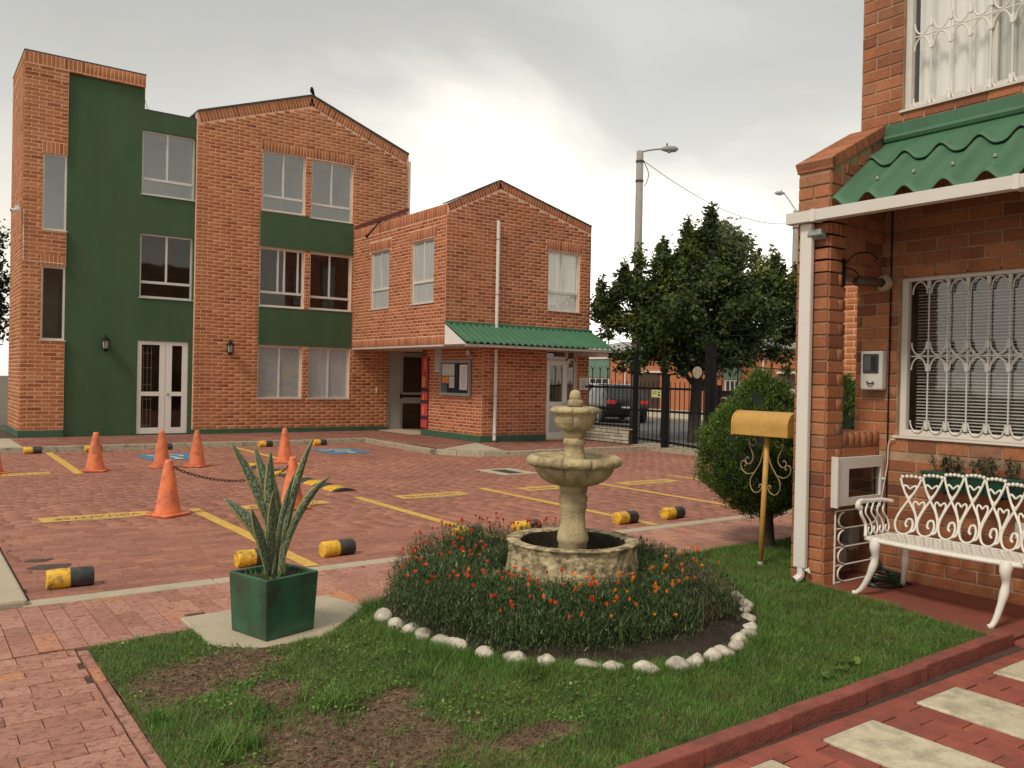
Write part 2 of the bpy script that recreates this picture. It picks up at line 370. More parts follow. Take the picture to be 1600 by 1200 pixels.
def worn_paint(name, col, wear=.45, dark=(.2,.09,.06), sc=22):
    m, t, b = base_mat(name); out = t.n['Material Output']; p = t.pos()
    n = t.noise(sc, 5, .7, p); c = t.mix(t.math('MULTIPLY', t.ramp(t.noise(7, 4, .6, p), [(.4, 0.0), (.75, 1.0)]), .5), col, tuple(x*.55 for x in col)); t.link(c, b.inputs['Base Color']); b.inputs['Roughness'].default_value = .7
    tr = t.new('ShaderNodeBsdfTransparent'); mx = t.new('ShaderNodeMixShader')
    f = t.ramp(n, [(wear-.10, 1.0), (wear+.04, 0.0)]); t.link(f, mx.inputs[0]); t.link(b.outputs[0], mx.inputs[1]); t.link(tr.outputs[0], mx.inputs[2]); t.link(mx.outputs[0], out.inputs[0]); return m
M_line = worn_paint('yellow_road_paint', (.66,.40,.085), .38)
M_line_worn = worn_paint('worn_yellow_paint', (.64,.39,.10), .40)
M_linewhite = worn_paint('worn_white_paint', (.66,.64,.58), .40)
M_ghost = worn_paint('ghost_paint', (.55,.47,.28), .50)
M_blue = worn_paint('blue_road_paint', (.085,.20,.30), .38)
M_letter = worn_paint('black_letter_paint', (.17,.105,.04), .44)
def leaf_mat(name, stops, trans=.25, rough=.5, spec=.4, patch=None):
    m, t, b = base_mat(name); out = t.n['Material Output']; r = t.rnd(); p = t.pos()
    c = t.ramp(r, stops)
    if patch: c = t.mix(t.math('MULTIPLY', t.ramp(t.noise(1.7, 2, .5, p), [(.565, 0.0), (.68, 1.0)]), .8), c, patch)
    c = c; c = t.mix(1.0, c, t.ramp(t.noise(1.2, 3, .6, p), [(.3, .75), (.7, 1.25)]), 'MULTIPLY')
    t.link(c, b.inputs['Base Color']); b.inputs['Roughness'].default_value = rough; b.inputs['Specular IOR Level'].default_value = spec
    tl = t.new('ShaderNodeBsdfTranslucent'); t.link(c, tl.inputs[0]); mx = t.new('ShaderNodeMixShader'); mx.inputs[0].default_value = trans
    t.link(b.outputs[0], mx.inputs[1]); t.link(tl.outputs[0], mx.inputs[2]); t.link(mx.outputs[0], out.inputs[0]); return m
M_leaf = leaf_mat('tree_leaf', [(0.0,(.026,.050,.016)),(.6,(.048,.082,.024)),(.86,(.075,.115,.030)),(.95,(.12,.16,.035)),(1.0,(.17,.20,.05))], .32, patch=(.24,.27,.06))
M_leaf_pale = leaf_mat('pale_tree_leaf', [(0.0,(.10,.13,.06)),(1.0,(.20,.22,.11))], .4)
M_leaf_dark = leaf_mat('dark_tree_leaf', [(0.0,(.018,.028,.014)),(1.0,(.04,.055,.025))])
M_thuja = leaf_mat('cypress_scale', [(0.0,(.045,.085,.016)),(.5,(.085,.15,.026)),(.85,(.14,.215,.038)),(1.0,(.22,.29,.06))], .22)
M_core = simple('cypress_dark_core', (.012,.020,.008), .95, .4, 12)
def grass_mat():
    m, t, b = base_mat('grass_blade'); out = t.n['Material Output']; r = t.rnd(); p = t.pos()
    c = t.ramp(r, [(0.0,(.046,.120,.018)),(.4,(.082,.200,.029)),(.75,(.13,.27,.042)),(.94,(.20,.32,.065)),(.98,(.34,.31,.14)),(1.0,(.44,.38,.20))])
    c = t.mix(t.math('MULTIPLY', t.ramp(t.noise(1.6, 3, .6, p), [(.45, 0.0), (.68, 1.0)]), .5), c, (.15,.22,.035))
    c = t.mix(1.0, c, t.ramp(t.noise(4.5, 3, .6, p), [(.3, .72), (.7, 1.22)]), 'MULTIPLY')
    t.link(c, b.inputs['Base Color']); b.inputs['Roughness'].default_value = .45; b.inputs['Specular IOR Level'].default_value = .35
    tl = t.new('ShaderNodeBsdfTranslucent'); t.link(c, tl.inputs[0]); mx = t.new('ShaderNodeMixShader'); mx.inputs[0].default_value = .25
    t.link(b.outputs[0], mx.inputs[1]); t.link(tl.outputs[0], mx.inputs[2]); t.link(mx.outputs[0], out.inputs[0]); return m
M_grass = grass_mat()
M_bedleaf = leaf_mat('bed_leaf', [(0.0,(.022,.050,.014)),(.5,(.050,.098,.025)),(.84,(.095,.155,.042)),(.94,(.19,.21,.09)),(1.0,(.38,.36,.22))], .25)
M_dryleaf = leaf_mat('dry_leaf', [(0.0,(.09,.075,.035)),(.6,(.15,.115,.06)),(1.0,(.07,.085,.03))], .2)
M_straw = leaf_mat('straw', [(0.0,(.26,.18,.09)),(1.0,(.42,.32,.18))], .1)
M_petal_red = leaf_mat('red_petal', [(0.0,(.72,.06,.025)),(1.0,(.85,.15,.06))], .35)
M_petal_or = leaf_mat('orange_petal', [(0.0,(.80,.20,.02)),(1.0,(.85,.34,.05))], .3)
M_succ = leaf_mat('dry_succulent', [(0.0,(.07,.065,.03)),(.6,(.12,.10,.05)),(1.0,(.17,.13,.07))], .15)
def lawn_mat():
    m, t, b = base_mat('lawn_soil'); p = t.pos(); n = t.noise(2.2, 4, .6, p)
    c = t.ramp(t.noise(28, 5, .7, p), [(.3,(.075,.040,.024)),(.5,(.155,.088,.052)),(.66,(.25,.155,.095)),(.8,(.37,.26,.165))])
    t.link(c, b.inputs['Base Color']); b.inputs['Roughness'].default_value = .95; t.link(t.bump(t.noise(40, 5, .7, p), 1.0, .02), b.inputs['Normal']); return m
M_lawnsoil = lawn_mat()
def snake_mat():
    m, t, b = base_mat('snake_plant_leaf'); uv = t.new('ShaderNodeTexCoord').outputs['UV']; s = t.new('ShaderNodeSeparateXYZ'); t.link(uv, s.inputs[0])
    e = t.math('ABSOLUTE', t.math('SUBTRACT', s.outputs[0], .5))
    mp = t.new('ShaderNodeMapping'); mp.inputs['Scale'].default_value = (3, 26, 1); t.link(uv, mp.inputs['Vector'])
    n = t.noise(1.6, 4, .7, mp.outputs[0], .8)
    c = t.ramp(n, [(.36,(.025,.048,.024)),(.48,(.065,.095,.055)),(.58,(.23,.27,.18))])
    c = t.mix(t.ramp(e, [(.36, 0.0), (.41, 1.0)]), c, (.36,.34,.12)); t.link(c, b.inputs['Base Color']); b.inputs['Roughness'].default_value = .4; return m
M_snake = snake_mat()
def banner_mat():
    m, t, b = base_mat('banner_print'); p = t.pos(); n = t.noise(6, 3, .6, p)
    c = t.ramp(n, [(.3,(.36,.03,.03)),(.55,(.50,.05,.05)),(.7,(.42,.05,.16))]); t.link(c, b.inputs['Base Color']); b.inputs['Roughness'].default_value = .6; return m
M_banner = banner_mat()
M_bannerdark = simple('banner_dark', (.035,.02,.03), .7, .3, 20)
M_bannergold = simple('banner_gold', (.60,.32,.06), .6, .25, 20)
M_board = simple('notice_board_cloth', (.020,.022,.032), .8, .2, 20)
M_sign_y = simple('yellow_green_sign', (.50,.55,.22), .6, .15, 12)
M_carblack = simple('black_car_paint', (.012,.012,.014), .25, .1, 3)
M_carsilver = simple('silver_car_paint', (.42,.43,.45), .3, .05, 3, metal=.3)
M_tail = simple('tail_light', (.60,.02,.015), .3, .1, 10)
M_orangepaper = simple('orange_flyer', (.65,.26,.06), .7, .2, 25)
M_bluepaper = simple('blue_flyer', (.10,.14,.17), .7, .3, 25)
M_greypaper = simple('printed_paper', (.58,.57,.54), .7, .12, 60)
M_lampglass = simple('lantern_glass', (.35,.37,.36), .2, .1, 8)
M_wallfar = simple('far_brick_wall', (.42,.15,.07), .9, .15, 3)
M_greenfar = simple('far_green_render', (.12,.20,.15), .9, .08, 2)
M_whitefar = simple('far_white', (.62,.60,.55), .8, .08, 4)
M_rooffar = simple('far_roof', (.30,.29,.27), .9, .1, 4)
# ------------------------------------------------------------------ wall helpers
class Pl:
    def __init__(s, axis, pos): s.a = axis; s.p = pos
    def P(s, u, z, d=0.0): return (u, s.p+d, z) if s.a == 'y' else (s.p+d, u, z)
    def box(s, mb, u0, u1, z0, z1, d0, d1, mi=0):
        if s.a == 'y': mb.box(u0, u1, s.p+d0, s.p+d1, z0, z1, mi)
        else: mb.box(s.p+d0, s.p+d1, u0, u1, z0, z1, mi)
    def item(s, u, z, L, H, proud, D):
        if s.a == 'y': return (s.P(u, z, -proud), (L,0,0), (0,0,H), (0,-D,0))
        return (s.P(u, z, -proud), (0,-L,0), (0,0,H), (-D,0,0))
    def ritem(s, u, z, L, H, proud, D, ang=math.pi/2):
        """brick turned by ang in the wall plane: its length direction"""
        c, sn = math.cos(ang), math.sin(ang)
        U = Vector((1,0,0)) if s.a == 'y' else Vector((0,-1,0)); Z = Vector((0,0,1))
        return (s.P(u, z, -proud), tuple((U*c+Z*sn)*L), tuple((Z*c-U*sn)*H), (0,-D,0) if s.a == 'y' else (-D,0,0))
def wall_panels(mb, pl, u0, u1, z0, z1, ops, d0=0.0, d1=.22):
    us = sorted({u0, u1, *[x for o in ops for x in o[:2] if u0 < x < u1]}); zs = sorted({z0, z1, *[x for o in ops for x in o[2:4] if z0 < x < z1]})
    for i in range(len(us)-1):
        run = None
        for j in range(len(zs)-1):
            cu, cz = (us[i]+us[i+1])/2, (zs[j]+zs[j+1])/2
            inside = any(o[0] < cu < o[1] and o[2] < cz < o[3] for o in ops)
            if not inside:
                run = [run[0], zs[j+1]] if run else [zs[j], zs[j+1]]
            if inside or j == len(zs)-2:
                if run: pl.box(mb, us[i], us[i+1], run[0], run[1], d0, d1)
                run = None
def brick_rows(pl, u0, u1, z0, z1, ops, L, H, mort, proud, D=.05, top=None, phase=0.0, jit=.0006, dark=None):
    out = []; nrow = int(round((z1-z0)/H)); 
    if top is None: H = (z1-z0)/max(1, nrow)
    else: nrow = int((z1-z0)/H)+1
    for r in range(nrow):
        a, b = z0+r*H, z0+(r+1)*H; off = (phase + (.5 if r % 2 else 0))*L
        u = u0-L+off % L
        while u < u1:
            segs = [(max(u, u0), min(u+L, u1))]; u += L
            for o in ops:
                if o[2] < b-.3*H and o[3] > a+.3*H:
                    ns = []
                    for s0, s1 in segs:
                        if o[1] <= s0 or o[0] >= s1: ns.append((s0, s1)); continue
                        if s0 < o[0]: ns.append((s0, o[0]))
                        if s1 > o[1]: ns.append((o[1], s1))
                    segs = ns
            for s0, s1 in segs:
                if top is not None:
                    xs = np.linspace(s0, s1, 9); ok = [x for x in xs if top(x) >= b-.01]
                    if len(ok) < 2: continue
                    s0, s1 = ok[0], ok[-1]
                if s1-s0 < mort*2.2: continue
                out.append(pl.item((s0+s1)/2, (a+b)/2, s1-s0-mort, H-mort, proud+random.uniform(-jit, jit), D))
    return out
def soldiers(pl, u0, u1, z0, z1, W, mort, proud, D=.05):
    n = max(1, int(round((u1-u0)/W))); W = (u1-u0)/n
    return [pl.ritem(u0+(i+.5)*W, (z0+z1)/2, z1-z0-mort, W-mort, proud+random.uniform(-.001,.001), D) for i in range(n)]
def slope_course(pl, a, b, W, L, mort, proud, D=.05):
    (u0, za), (u1, zb) = a, b; ln = math.hypot(u1-u0, zb-za); ang = math.atan2(zb-za, u1-u0); n = int(round(ln/W)); W = ln/n; out = []
    if pl.a == 'x': pass
    for i in range(n):
        f = (i+.5)/n; u = u0+(u1-u0)*f; z = za+(zb-za)*f; px_, pz = math.sin(ang)*L/2, -math.cos(ang)*L/2
        out.append(pl.ritem(u+px_, z+pz, L-mort, W-mort, proud, D, (ang if pl.a == 'y' else -ang)+math.pi/2))
    return out
def window(parent, pl, u0, u1, z0, z1, vm=(), hm=None, fw=.045, d=.06, pane=None, room=None, roomd=.5, name='window', mat=None, label=None, full_v=False):
    """frame mesh; panes and what stands behind the glass are its children"""
    mb = MB(); t = .05
    pl.box(mb, u0, u1, z0, z0+fw, d, d+t); pl.box(mb, u0, u1, z1-fw, z1, d, d+t)
    pl.box(mb, u0, u0+fw, z0+fw, z1-fw, d, d+t); pl.box(mb, u1-fw, u1, z0+fw, z1-fw, d, d+t)
    zlo = z0+fw
    if hm is not None: pl.box(mb, u0+fw, u1-fw, hm-.03, hm+.03, d-.004, d+t-.004)
    for v in vm: pl.box(mb, v-.022, v+.022, (hm+.03) if (hm is not None and not full_v) else zlo, z1-fw, d-.002, d+t-.002)
    pl.box(mb, u0-.02, u1+.02, z0-.02, z0-.001, -.025, d)          # sill
    wn = mb.build(name, mat or M_alu, parent, label=label)
    edges = [u0+fw]+[v for v in vm]+[u1-fw]; cells = []
    lo = (hm+.03) if hm is not None else z0+fw
    for i in range(len(edges)-1): cells.append((edges[i], edges[i+1], lo, z1-fw))
    if hm is not None: cells.append((u0+fw, u1-fw, z0+fw, hm-.03))
    for k, c_ in enumerate(cells):
        p = MB(); pl.box(p, c_[0]-.005, c_[1]+.005, c_[2]-.005, c_[3]+.005, d+.022+.002*(k % 2), d+.027+.002*(k % 2)); p.build('pane', pane or M_glass, wn)
    if room is not None:
        r = MB(); e = .03; D0, D1 = d+t+.01, d+t+roomd
        if roomd < .12: pl.box(r, u0, u1, z0, z1, D0, D0+.01)
        else:
            pl.box(r, u0-e, u1+e, z0-e, z1+e, D1, D1+.02); pl.box(r, u0-e, u0-.002, z0-e, z1+e, D0+.17, D1); pl.box(r, u1+.002, u1+e, z0-e, z1+e, D0+.17, D1)
            pl.box(r, u0-e, u1+e, z0-e, z0-.002, D0+.17, D1); pl.box(r, u0-e, u1+e, z1+.002, z1+e, D0+.17, D1)
        r.build('curtain' if roomd < .12 else 'room', room, wn)
    return wn

# ================================================================== ground sheets
def sheet(name, poly, z, mat, kind='structure', parent=None):
    mb = MB(); mb.add([(x, y, z) for x, y in poly], [tuple(range(len(poly)))]); return mb.build(name, mat, parent, kind)
sheet('ground', [(-250,-250),(250,-250),(250,250),(-250,250)], -.09, M_ground)
def paver_items(x0, x1, y0, y1, z, along='x', L=.25, W=.125, mort=.0035, keep=None, bond=.5, jz=.0012, rj=.04):
    out = []; nr = int(round(((y1-y0) if along == 'x' else (x1-x0))/W))
    for r in range(nr):
        q = (y0 if along == 'x' else x0)+(r+.5)*W; s0, s1 = (x0, x1) if along == 'x' else (y0, y1); s = s0-L+((r*bond+random.gauss(0,rj)) % 1)*L
        while s < s1:
            a, b = max(s, s0), min(s+L, s1); s += L
            if b-a < .03: continue
            c_ = (a+b)/2; X, Y = (c_, q) if along == 'x' else (q, c_)
            if keep is not None and not keep(X, Y): continue
            zz = z+random.uniform(-jz, jz); n = Vector((random.gauss(0,.004), random.gauss(0,.004), 1))
            u = Vector((b-a-mort, 0, 0)) if along == 'x' else Vector((0, b-a-mort, 0)); v = Vector((0, W-mort, 0)) if along == 'x' else Vector((-(W-mort), 0, 0))
            u.z = -n.x*u.x-n.y*u.y; v.z = -n.x*v.x-n.y*v.y
            out.append(((X, Y, zz), tuple(u), tuple(v), tuple(n*.03)))
    return out
U_pav = unit_piece('paver', .010, .020, .12)
def inpoly(x, y, P):
    c_ = False; j = len(P)-1
    for i in range(len(P)):
        xi, yi = P[i]; xj, yj = P[j]
        if (yi > y) != (yj > y) and x < (xj-xi)*(y-yi)/(yj-yi)+xi: c_ = not c_
        j = i
    return c_
# parking lot
PAVE = [(-6,18.62),(9.28,18.62),(9.22,16.6),(9.18,15.3),(9.35,14.75),(9.8,14.35),(10.6,14.2),(14.2,14.12),(14.2,24),(-6,24)]
lot = sheet('parking_lot', [(.74,6.66),(14.3,6.66),(14.3,14.3),(9.0,18.8),(.72,18.8)], -.012, M_joint)
DR = (8.42,8.75,11.56,12.16)
def lotkeep(x, y):
    if inpoly(x, y, PAVE): return False
    if 8.2 < x < 8.92 and 11.42 < y < 12.34: return False
    return True
pieces(lot, 'paver', paver_items(.76, 14.25, 6.67, 18.6, 0, 'x', keep=lotkeep, rj=.16), M_paver, U_pav, 300, 'paver_field')
# brick path on the left and in front of the lot
path = sheet('brick_path', [(-3,-2),(.885,-2),(.885,2.4),(.885,5.37),(7.6,5.37),(14.2,5.37),(14.2,6.49),(-3,6.49)], -.014, M_joint)
strip = paver_items(-.6, 14.0, 5.40, 6.50, 0, 'y', .36, .127, .0038, keep=lambda x, y: not (1.5 < x < 2.62 and y < 5.70), bond=.41)
left = paver_items(-1.2, .84, 1.0, 5.40, 0, 'x', .25, .125, .0035, jz=.002)+paver_items(.845, .91, 1.0, 5.32, .002, 'y', .25, .06, .008)
pieces(path, 'paver', strip+left, M_paver_near, U_pav, 300, 'paver_field')
sb = MB(); x = .70
while x < 14.1:
    L = random.uniform(1.15, 1.4); sb.box(x+.003, x+L-.003, 6.50, 6.66, -.05, .003); x += L
strip_c = sheet('lot_edge_strip', [(.6,6.495),(14.2,6.495),(14.2,6.665),(.6,6.665)], -.02, M_joint)
x = .70
for i in range(10):
    L = 1.3; b = MB(); b.box(x+.004, x+L-.004, 6.50, 6.66, -.05, .003+random.uniform(0,.002)); b.build('concrete_strip', M_concrete2, strip_c, bevel=.006, seg=1); x += L
# kerb block along the left edge of the lot
lk = MB(); lk.prism([(.50,6.52),(.735,6.52),(.745,18.55),(.50,18.55)], -.05, .05); tag(lk.build('left_kerb', M_concrete2, None, 'structure', bevel=.02), )
sheet('side_walkway', [(-8,6.52),(.50,6.52),(.50,18.5),(-8,18.5)], -.008, M_concrete2)
# raised pavement round the buildings
pv = sheet('pavement', [(x, y) for x, y in PAVE], .088, M_joint)
def walkkeep(x, y): return inpoly(x, y, [(2.0,18.78),(9.44,18.78),(9.38,15.6),(9.5,14.95),(9.95,14.55),(10.6,14.4),(14.15,14.3),(14.15,24),(2.0,24)]) and not inpoly(x, y, TRI) and not (10.9 < x < 12.4 and y > 19.3 and y < 21.4)
TRI = [(9.42,15.35),(10.95,16.44),(10.35,14.48),(9.75,14.62)]
pieces(pv, 'paver', paver_items(2.0, 14.15, 14.2, 21.3, .1, 'x', keep=walkkeep), M_paver_walk, U_pav, 120, 'paver_field')
b = MB(); b.prism(TRI, .08, .103); b.build('concrete_slab', M_concrete2, pv)
b = MB(); b.prism([(-3,18.75),(1.98,18.75),(1.98,21.2),(-3,21.2)], .07, .101); b.build('concrete_slab', M_concrete2, pv)
b = MB(); b.prism([(10.9,19.32),(12.4,19.32),(12.4,21.4),(10.9,21.4)], .08, .112); b.build('concrete_slab', M_concrete2, pv)
# kerb stones
KP = [Vector((x, y, 0)) for x, y in PAVE[:9]]
kl = []
for i in range(len(KP)-2):
    a, b_ = KP[i], KP[i+1]; ln = (b_-a).length; n = max(1, int(round(ln/1.0)))
    for k in range(n): kl.append((a.lerp(b_, k/n), a.lerp(b_, (k+1)/n)))
for a, b_ in kl:
    d = (b_-a).normalized(); nrm = Vector((-d.y, d.x, 0)); g = d*.004; mb = MB()
    if nrm.dot(Vector((5,30,0))-a) < 0: nrm = -nrm
    o0 = random.uniform(-.004,.004)
    P = [a+g-nrm*.03, b_-g-nrm*.03, b_-g+nrm*(.13+o0), a+g+nrm*(.13+o0)]
    Q = [a+g, b_-g, b_-g+nrm*(.13+o0), a+g+nrm*(.13+o0)]
    hz = .104+random.uniform(-.004,.004)
    V = [(p.x,p.y,-.04) for p in P]+[(p.x,p.y,hz) for p in Q]
    if (P[1]-P[0]).cross(P[3]-P[0]).z < 0: pass
    mb.add(V, [(3,2,1,0),(4,5,6,7),(0,1,5,4),(1,2,6,5),(2,3,7,6),(3,0,4,7)])
    o = mb.build('kerb_stone', M_concrete, pv, bevel=.012, seg=2)
# drain
dr = thing('storm_drain', 'concrete framed storm drain with a dark grating in the parking lot', 'drain', (8.55,11.86,0))
b = MB()
for bx in ((8.2,8.92,11.42,11.56),(8.2,8.92,12.18,12.32),(8.2,8.40,11.56,12.18),(8.74,8.92,11.56,12.18)): b.box(bx[0],bx[1],bx[2],bx[3],-.05,.004)
b.build('frame', M_concrete2, dr)
for i in range(11): b = MB(); x0 = 8.405+i*.0305; b.box(x0, x0+.02, 11.565, 12.175, -.05, -.004); b.build('grate_bar', M_darkgrey, dr)
b = MB(); b.box(8.41,8.73,11.57,12.17,-.085,-.06); b.build('pit', M_black, dr)
# painted markings (part of the lot)
def line(x0, y0, x1, y1, wdt=.11, mat=None, name='painted_line'):
    a, b_ = Vector((x0,y0,0)), Vector((x1,y1,0)); d = (b_-a).normalized(); n = Vector((-d.y,d.x,0))*wdt/2; mb = MB()
    N = 8; V = []
    for i in range(N+1):
        q = a.lerp(b_, i/N); j = random.uniform(-.006,.006); V += [(q.x-n.x+j, q.y-n.y, .0045), (q.x+n.x+j, q.y+n.y, .0045)]
    mb.add(V, [(2*i,2*i+1,2*i+3,2*i+2) if n.cross(d).z > 0 else (2*i+1,2*i,2*i+2,2*i+3) for i in range(N)]); return mb.build(name, mat or M_line, lot)
for X in (2.83, 4.92, 6.90, 8.86, 10.75): line(X, 10.22, X, 6.68, .125)
for X in (2.36, 5.92): line(X+.02, 18.5, X-.06, 14.5, .13)
def text_mesh(body, size, mat, parent, loc, rot, name='lettering', extrude=0.0, space=1.0, align='CENTER'):
    cu = bpy.data.curves.new('text', 'FONT'); cu.body = body; cu.size = size; cu.align_x = align; cu.align_y = 'CENTER'; cu.extrude = extrude; cu.space_character = space
    to = bpy.data.objects.new('text', cu); COL.objects.link(to); bpy.context.view_layer.update()
    me = bpy.data.meshes.new_from_object(to.evaluated_get(bpy.context.evaluated_depsgraph_get())); bpy.data.objects.remove(to); bpy.data.curves.remove(cu)
    o = link_mesh(name, me, mat, parent); off = wloc(parent) if parent else Vector((0,0,0)); o.location = Vector(loc)-off; o.rotation_euler = rot; return o
bars = [(1.24,2.36,9.98,10.32,1),(3.30,4.42,9.86,10.18,1),(5.38,6.42,9.74,10.10,1),(7.36,8.40,9.62,10.0,1),(9.15,10.3,9.46,9.82,1),(1.2,1.94,14.58,14.98,0)]
for x0, x1, y0, y1, g in bars:
    mb = MB(); mb.add([(x0,y0,.005),(x1,y0,.005),(x1,y1-.03,.005),(x0,y1,.005)], [(0,1,2,3)]); bo = mb.build('lettered_bar', M_line_worn, lot)
    text_mesh('VISITANTES', .165, M_letter, bo, ((x0+x1)/2, (y0+y1)/2-.01, .0085), (0,0,math.pi), space=1.0)
    if g:
        mb = MB(); cx_ = (x0+x1)/2+.1; mb.add([(cx_-.38,y0-.06,.0045),(cx_+.22,y0-.07,.0045),(cx_+.25,y0-.02,.0045),(cx_-.1,y0-.015,.0045),(cx_-.3,y0-.03,.0045)], [(0,1,2,3,4)]); mb.build('paint_ghost', M_ghost, lot)
M_oil = worn_paint('oil_stain', (.085,.060,.045), .45, sc=13)
for cx_, cy_, rx, ry in ((1.02,7.75,.16,.10),(1.12,7.45,.17,.07),(1.05,7.25,.09,.05),(.98,8.05,.10,.06)):
    n_ = 18; mb = MB(); mb.add([(cx_+rx*math.cos(a)*(1+.35*mnoise.noise(Vector((math.cos(a)*1.5+cx_,math.sin(a)*1.5,cy_)))), cy_+ry*math.sin(a)*(1+.35*mnoise.noise(Vector((math.cos(a)*1.5,math.sin(a)*1.5+cy_,cx_)))), .0042) for a in np.linspace(0,2*math.pi,n_+1)[:-1]], [tuple(range(n_))]); mb.build('oil_stain', M_oil, lot)
for cx_, cy_ in ((4.2,16.75),(7.65,16.65)):
    mb = MB(); mb.add([(cx_-.5,cy_-.62,.005),(cx_+.5,cy_-.62,.005),(cx_+.5,cy_+.62,.005),(cx_-.5,cy_+.62,.005)], [(0,1,2,3)]); bo = mb.build('blue_painted_square', M_blue, lot)
    # white wheelchair mark, drawn to be read from the driving lane
    mb = MB(); th = np.linspace(math.radians(150), math.radians(395), 22); z = .0085; s = -1
    def rp(x, y): return (cx_+s*x, cy_+s*y, z)
    V = []; 
    for a in th: V += [rp(.26*math.cos(a)-.02, .26*math.sin(a)-.12), rp(.185*math.cos(a)-.02, .185*math.sin(a)-.12)]
    mb.add(V, [(2*i,2*i+1,2*i+3,2*i+2) for i in range(len(th)-1)])
    for q in ([(-.10,.32),(-.02,.32),(.02,-.02),(-.06,-.02)],[(-.02,.16),(.2,.16),(.2,.09),(-.02,.09)],[(-.04,.02),(.22,.02),(.22,-.06),(-.04,-.06)],[(.15,-.06),(.23,-.06),(.36,-.40),(.29,-.43)]): mb.add([rp(*p) for p in q], [(3,2,1,0)])
    ha = np.linspace(0, 2*math.pi, 13)[:-1]; mb.add([rp(.085*math.cos(a)-.05, .085*math.sin(a)+.44) for a in ha], [tuple(range(12))])
    mb.build('wheelchair_mark', M_linewhite, bo)

# ================================================================== building A (three storeys)
YA = 21.3; A = thing('apartment_building', 'three storey orange brick building with dark green rendered panels and a gabled front', 'building', (7,21.3,.1))
pa = Pl('y', YA); ptw = Pl('x', 2.16); pg = Pl('y', YA+.07)
W1 = (2.55,3.03,4.72,6.42); W2 = (2.55,3.03,2.27,3.92)
G3 = (4.61,5.83,5.81,7.33); G2 = (4.60,5.81,3.37,4.89); DO = (4.58,5.74,.13,2.34)
W3a = (7.48,8.63,5.81,7.34); W3b = (8.80,9.99,5.77,7.32); W2a = (7.45,8.64,3.35,4.86); W2b = (8.80,9.99,3.36,4.86); W1a = (7.44,8.62,.98,2.33); W1b = (8.80,9.98,.98,2.34); GD = (11.18,12.25,.12,2.29)
opsA = [W1, W2, W3a, W3b, W2a, W2b, W1a, W1b, GD]
apex = (8.77,8.97); eL = (5.84,7.97); eR = (11.69,7.92)
wb = MB()
wall_panels(wb, pa, 2.165, 3.03, .1, 8.58, [W1, W2])
wall_panels(wb, pa, 3.03, 4.65, 8.30, 8.58, [])
wall_panels(wb, ptw, YA+.22, 23.6, .1, 8.58, [])
wall_panels(wb, pa, 5.845, 11.69, .1, 7.90, opsA)
wb.add([(5.845,YA,7.9),(11.69,YA,7.9),(eR[0],YA,eR[1]),(apex[0],YA,apex[1]),(eL[0]+.005,YA,eL[1]),(5.845,YA+.22,7.9),(11.69,YA+.22,7.9),(eR[0],YA+.22,eR[1]),(apex[0],YA+.22,apex[1]),(eL[0]+.005,YA+.22,eL[1])],
       [(0,1,2,3,4),(9,8,7,6,5),(2,7,8,3),(3,8,9,4),(0,4,9,5),(1,6,7,2)])
pa.box(wb, 12.45, 13.0, .1, 2.9, 0, .2); pa.box(wb, 11.69, 13.0, 2.36, 2.9, 0, .2); 
wb.build('wall', M_mortar, A)
gw = MB(); wall_panels(gw, pg, 3.035, 4.65, .1, 8.30, [G3, G2, DO], 0, .15); wall_panels(gw, pg, 4.65, 5.845, .1, 7.78, [G3, G2, DO], 0, .15); gw.build('green_render', M_green, A)
gp_ = MB(); pa.box(gp_, 7.44, 10.02, 4.875, 5.77, -.012, .03); gp_.build('green_panel', M_green, A); gp_ = MB(); pa.box(gp_, 7.44, 10.02, 2.355, 3.34, -.012, .03); gp_.build('green_panel', M_green, A)
for q_, a_, b2_, h_ in ((pa,2.14,3.03,.255),(pa,5.78,11.18,.215),(ptw,YA+.02,23.6,.255)):
    pl_ = MB(); q_.box(pl_, a_, b2_, .1, h_, -.02, .02); pl_.build('plinth', M_greenplinth, A)
def topA(u): return eL[1]+(apex[1]-eL[1])*(u-eL[0])/(apex[0]-eL[0])-.27 if u < apex[0] else eR[1]+(apex[1]-eR[1])*(eR[0]-u)/(eR[0]-apex[0])-.27
bands = [(7.44,10.02,4.875,5.77),(7.44,10.02,2.355,3.34)]
sA = [(3.03-.50,3.03,6.42,6.67),(3.03-.50,3.03,3.92,4.17),(7.44,10.02,7.34,7.60)]
itA = brick_rows(pa, 2.16, 3.03, .255, 8.32, [W1, W2]+sA[:2], .29, .087, .015, .0015)
itA += soldiers(pa, 2.16, 4.65, 8.33, 8.58, .087, .015, .0015)+brick_rows(pa, 3.03, 4.65, 8.285, 8.33, [], .29, .05, .012, .003)
for s_ in sA: itA += soldiers(pa, *s_, .087, .015, .0015)
itA += brick_rows(ptw, YA, 23.6, .255, 8.32, [], .29, .087, .015, .0015, phase=.25)+soldiers(ptw, YA, 23.6, 8.33, 8.58, .087, .015, .0015)
itA += brick_rows(pa, 5.85, 11.69, .215, 8.9, opsA+bands+[sA[2]], .29, .0867, .015, .0015, top=topA)
itA += slope_course(pa, (eL[0], eL[1]), apex, .087, .26, .015, .0015)+slope_course(pa, apex, eR, .087, .26, .015, .0015)
pieces(A, 'brick', itA, M_brick_a, unit_piece('b', .006, .02, .03), 300)
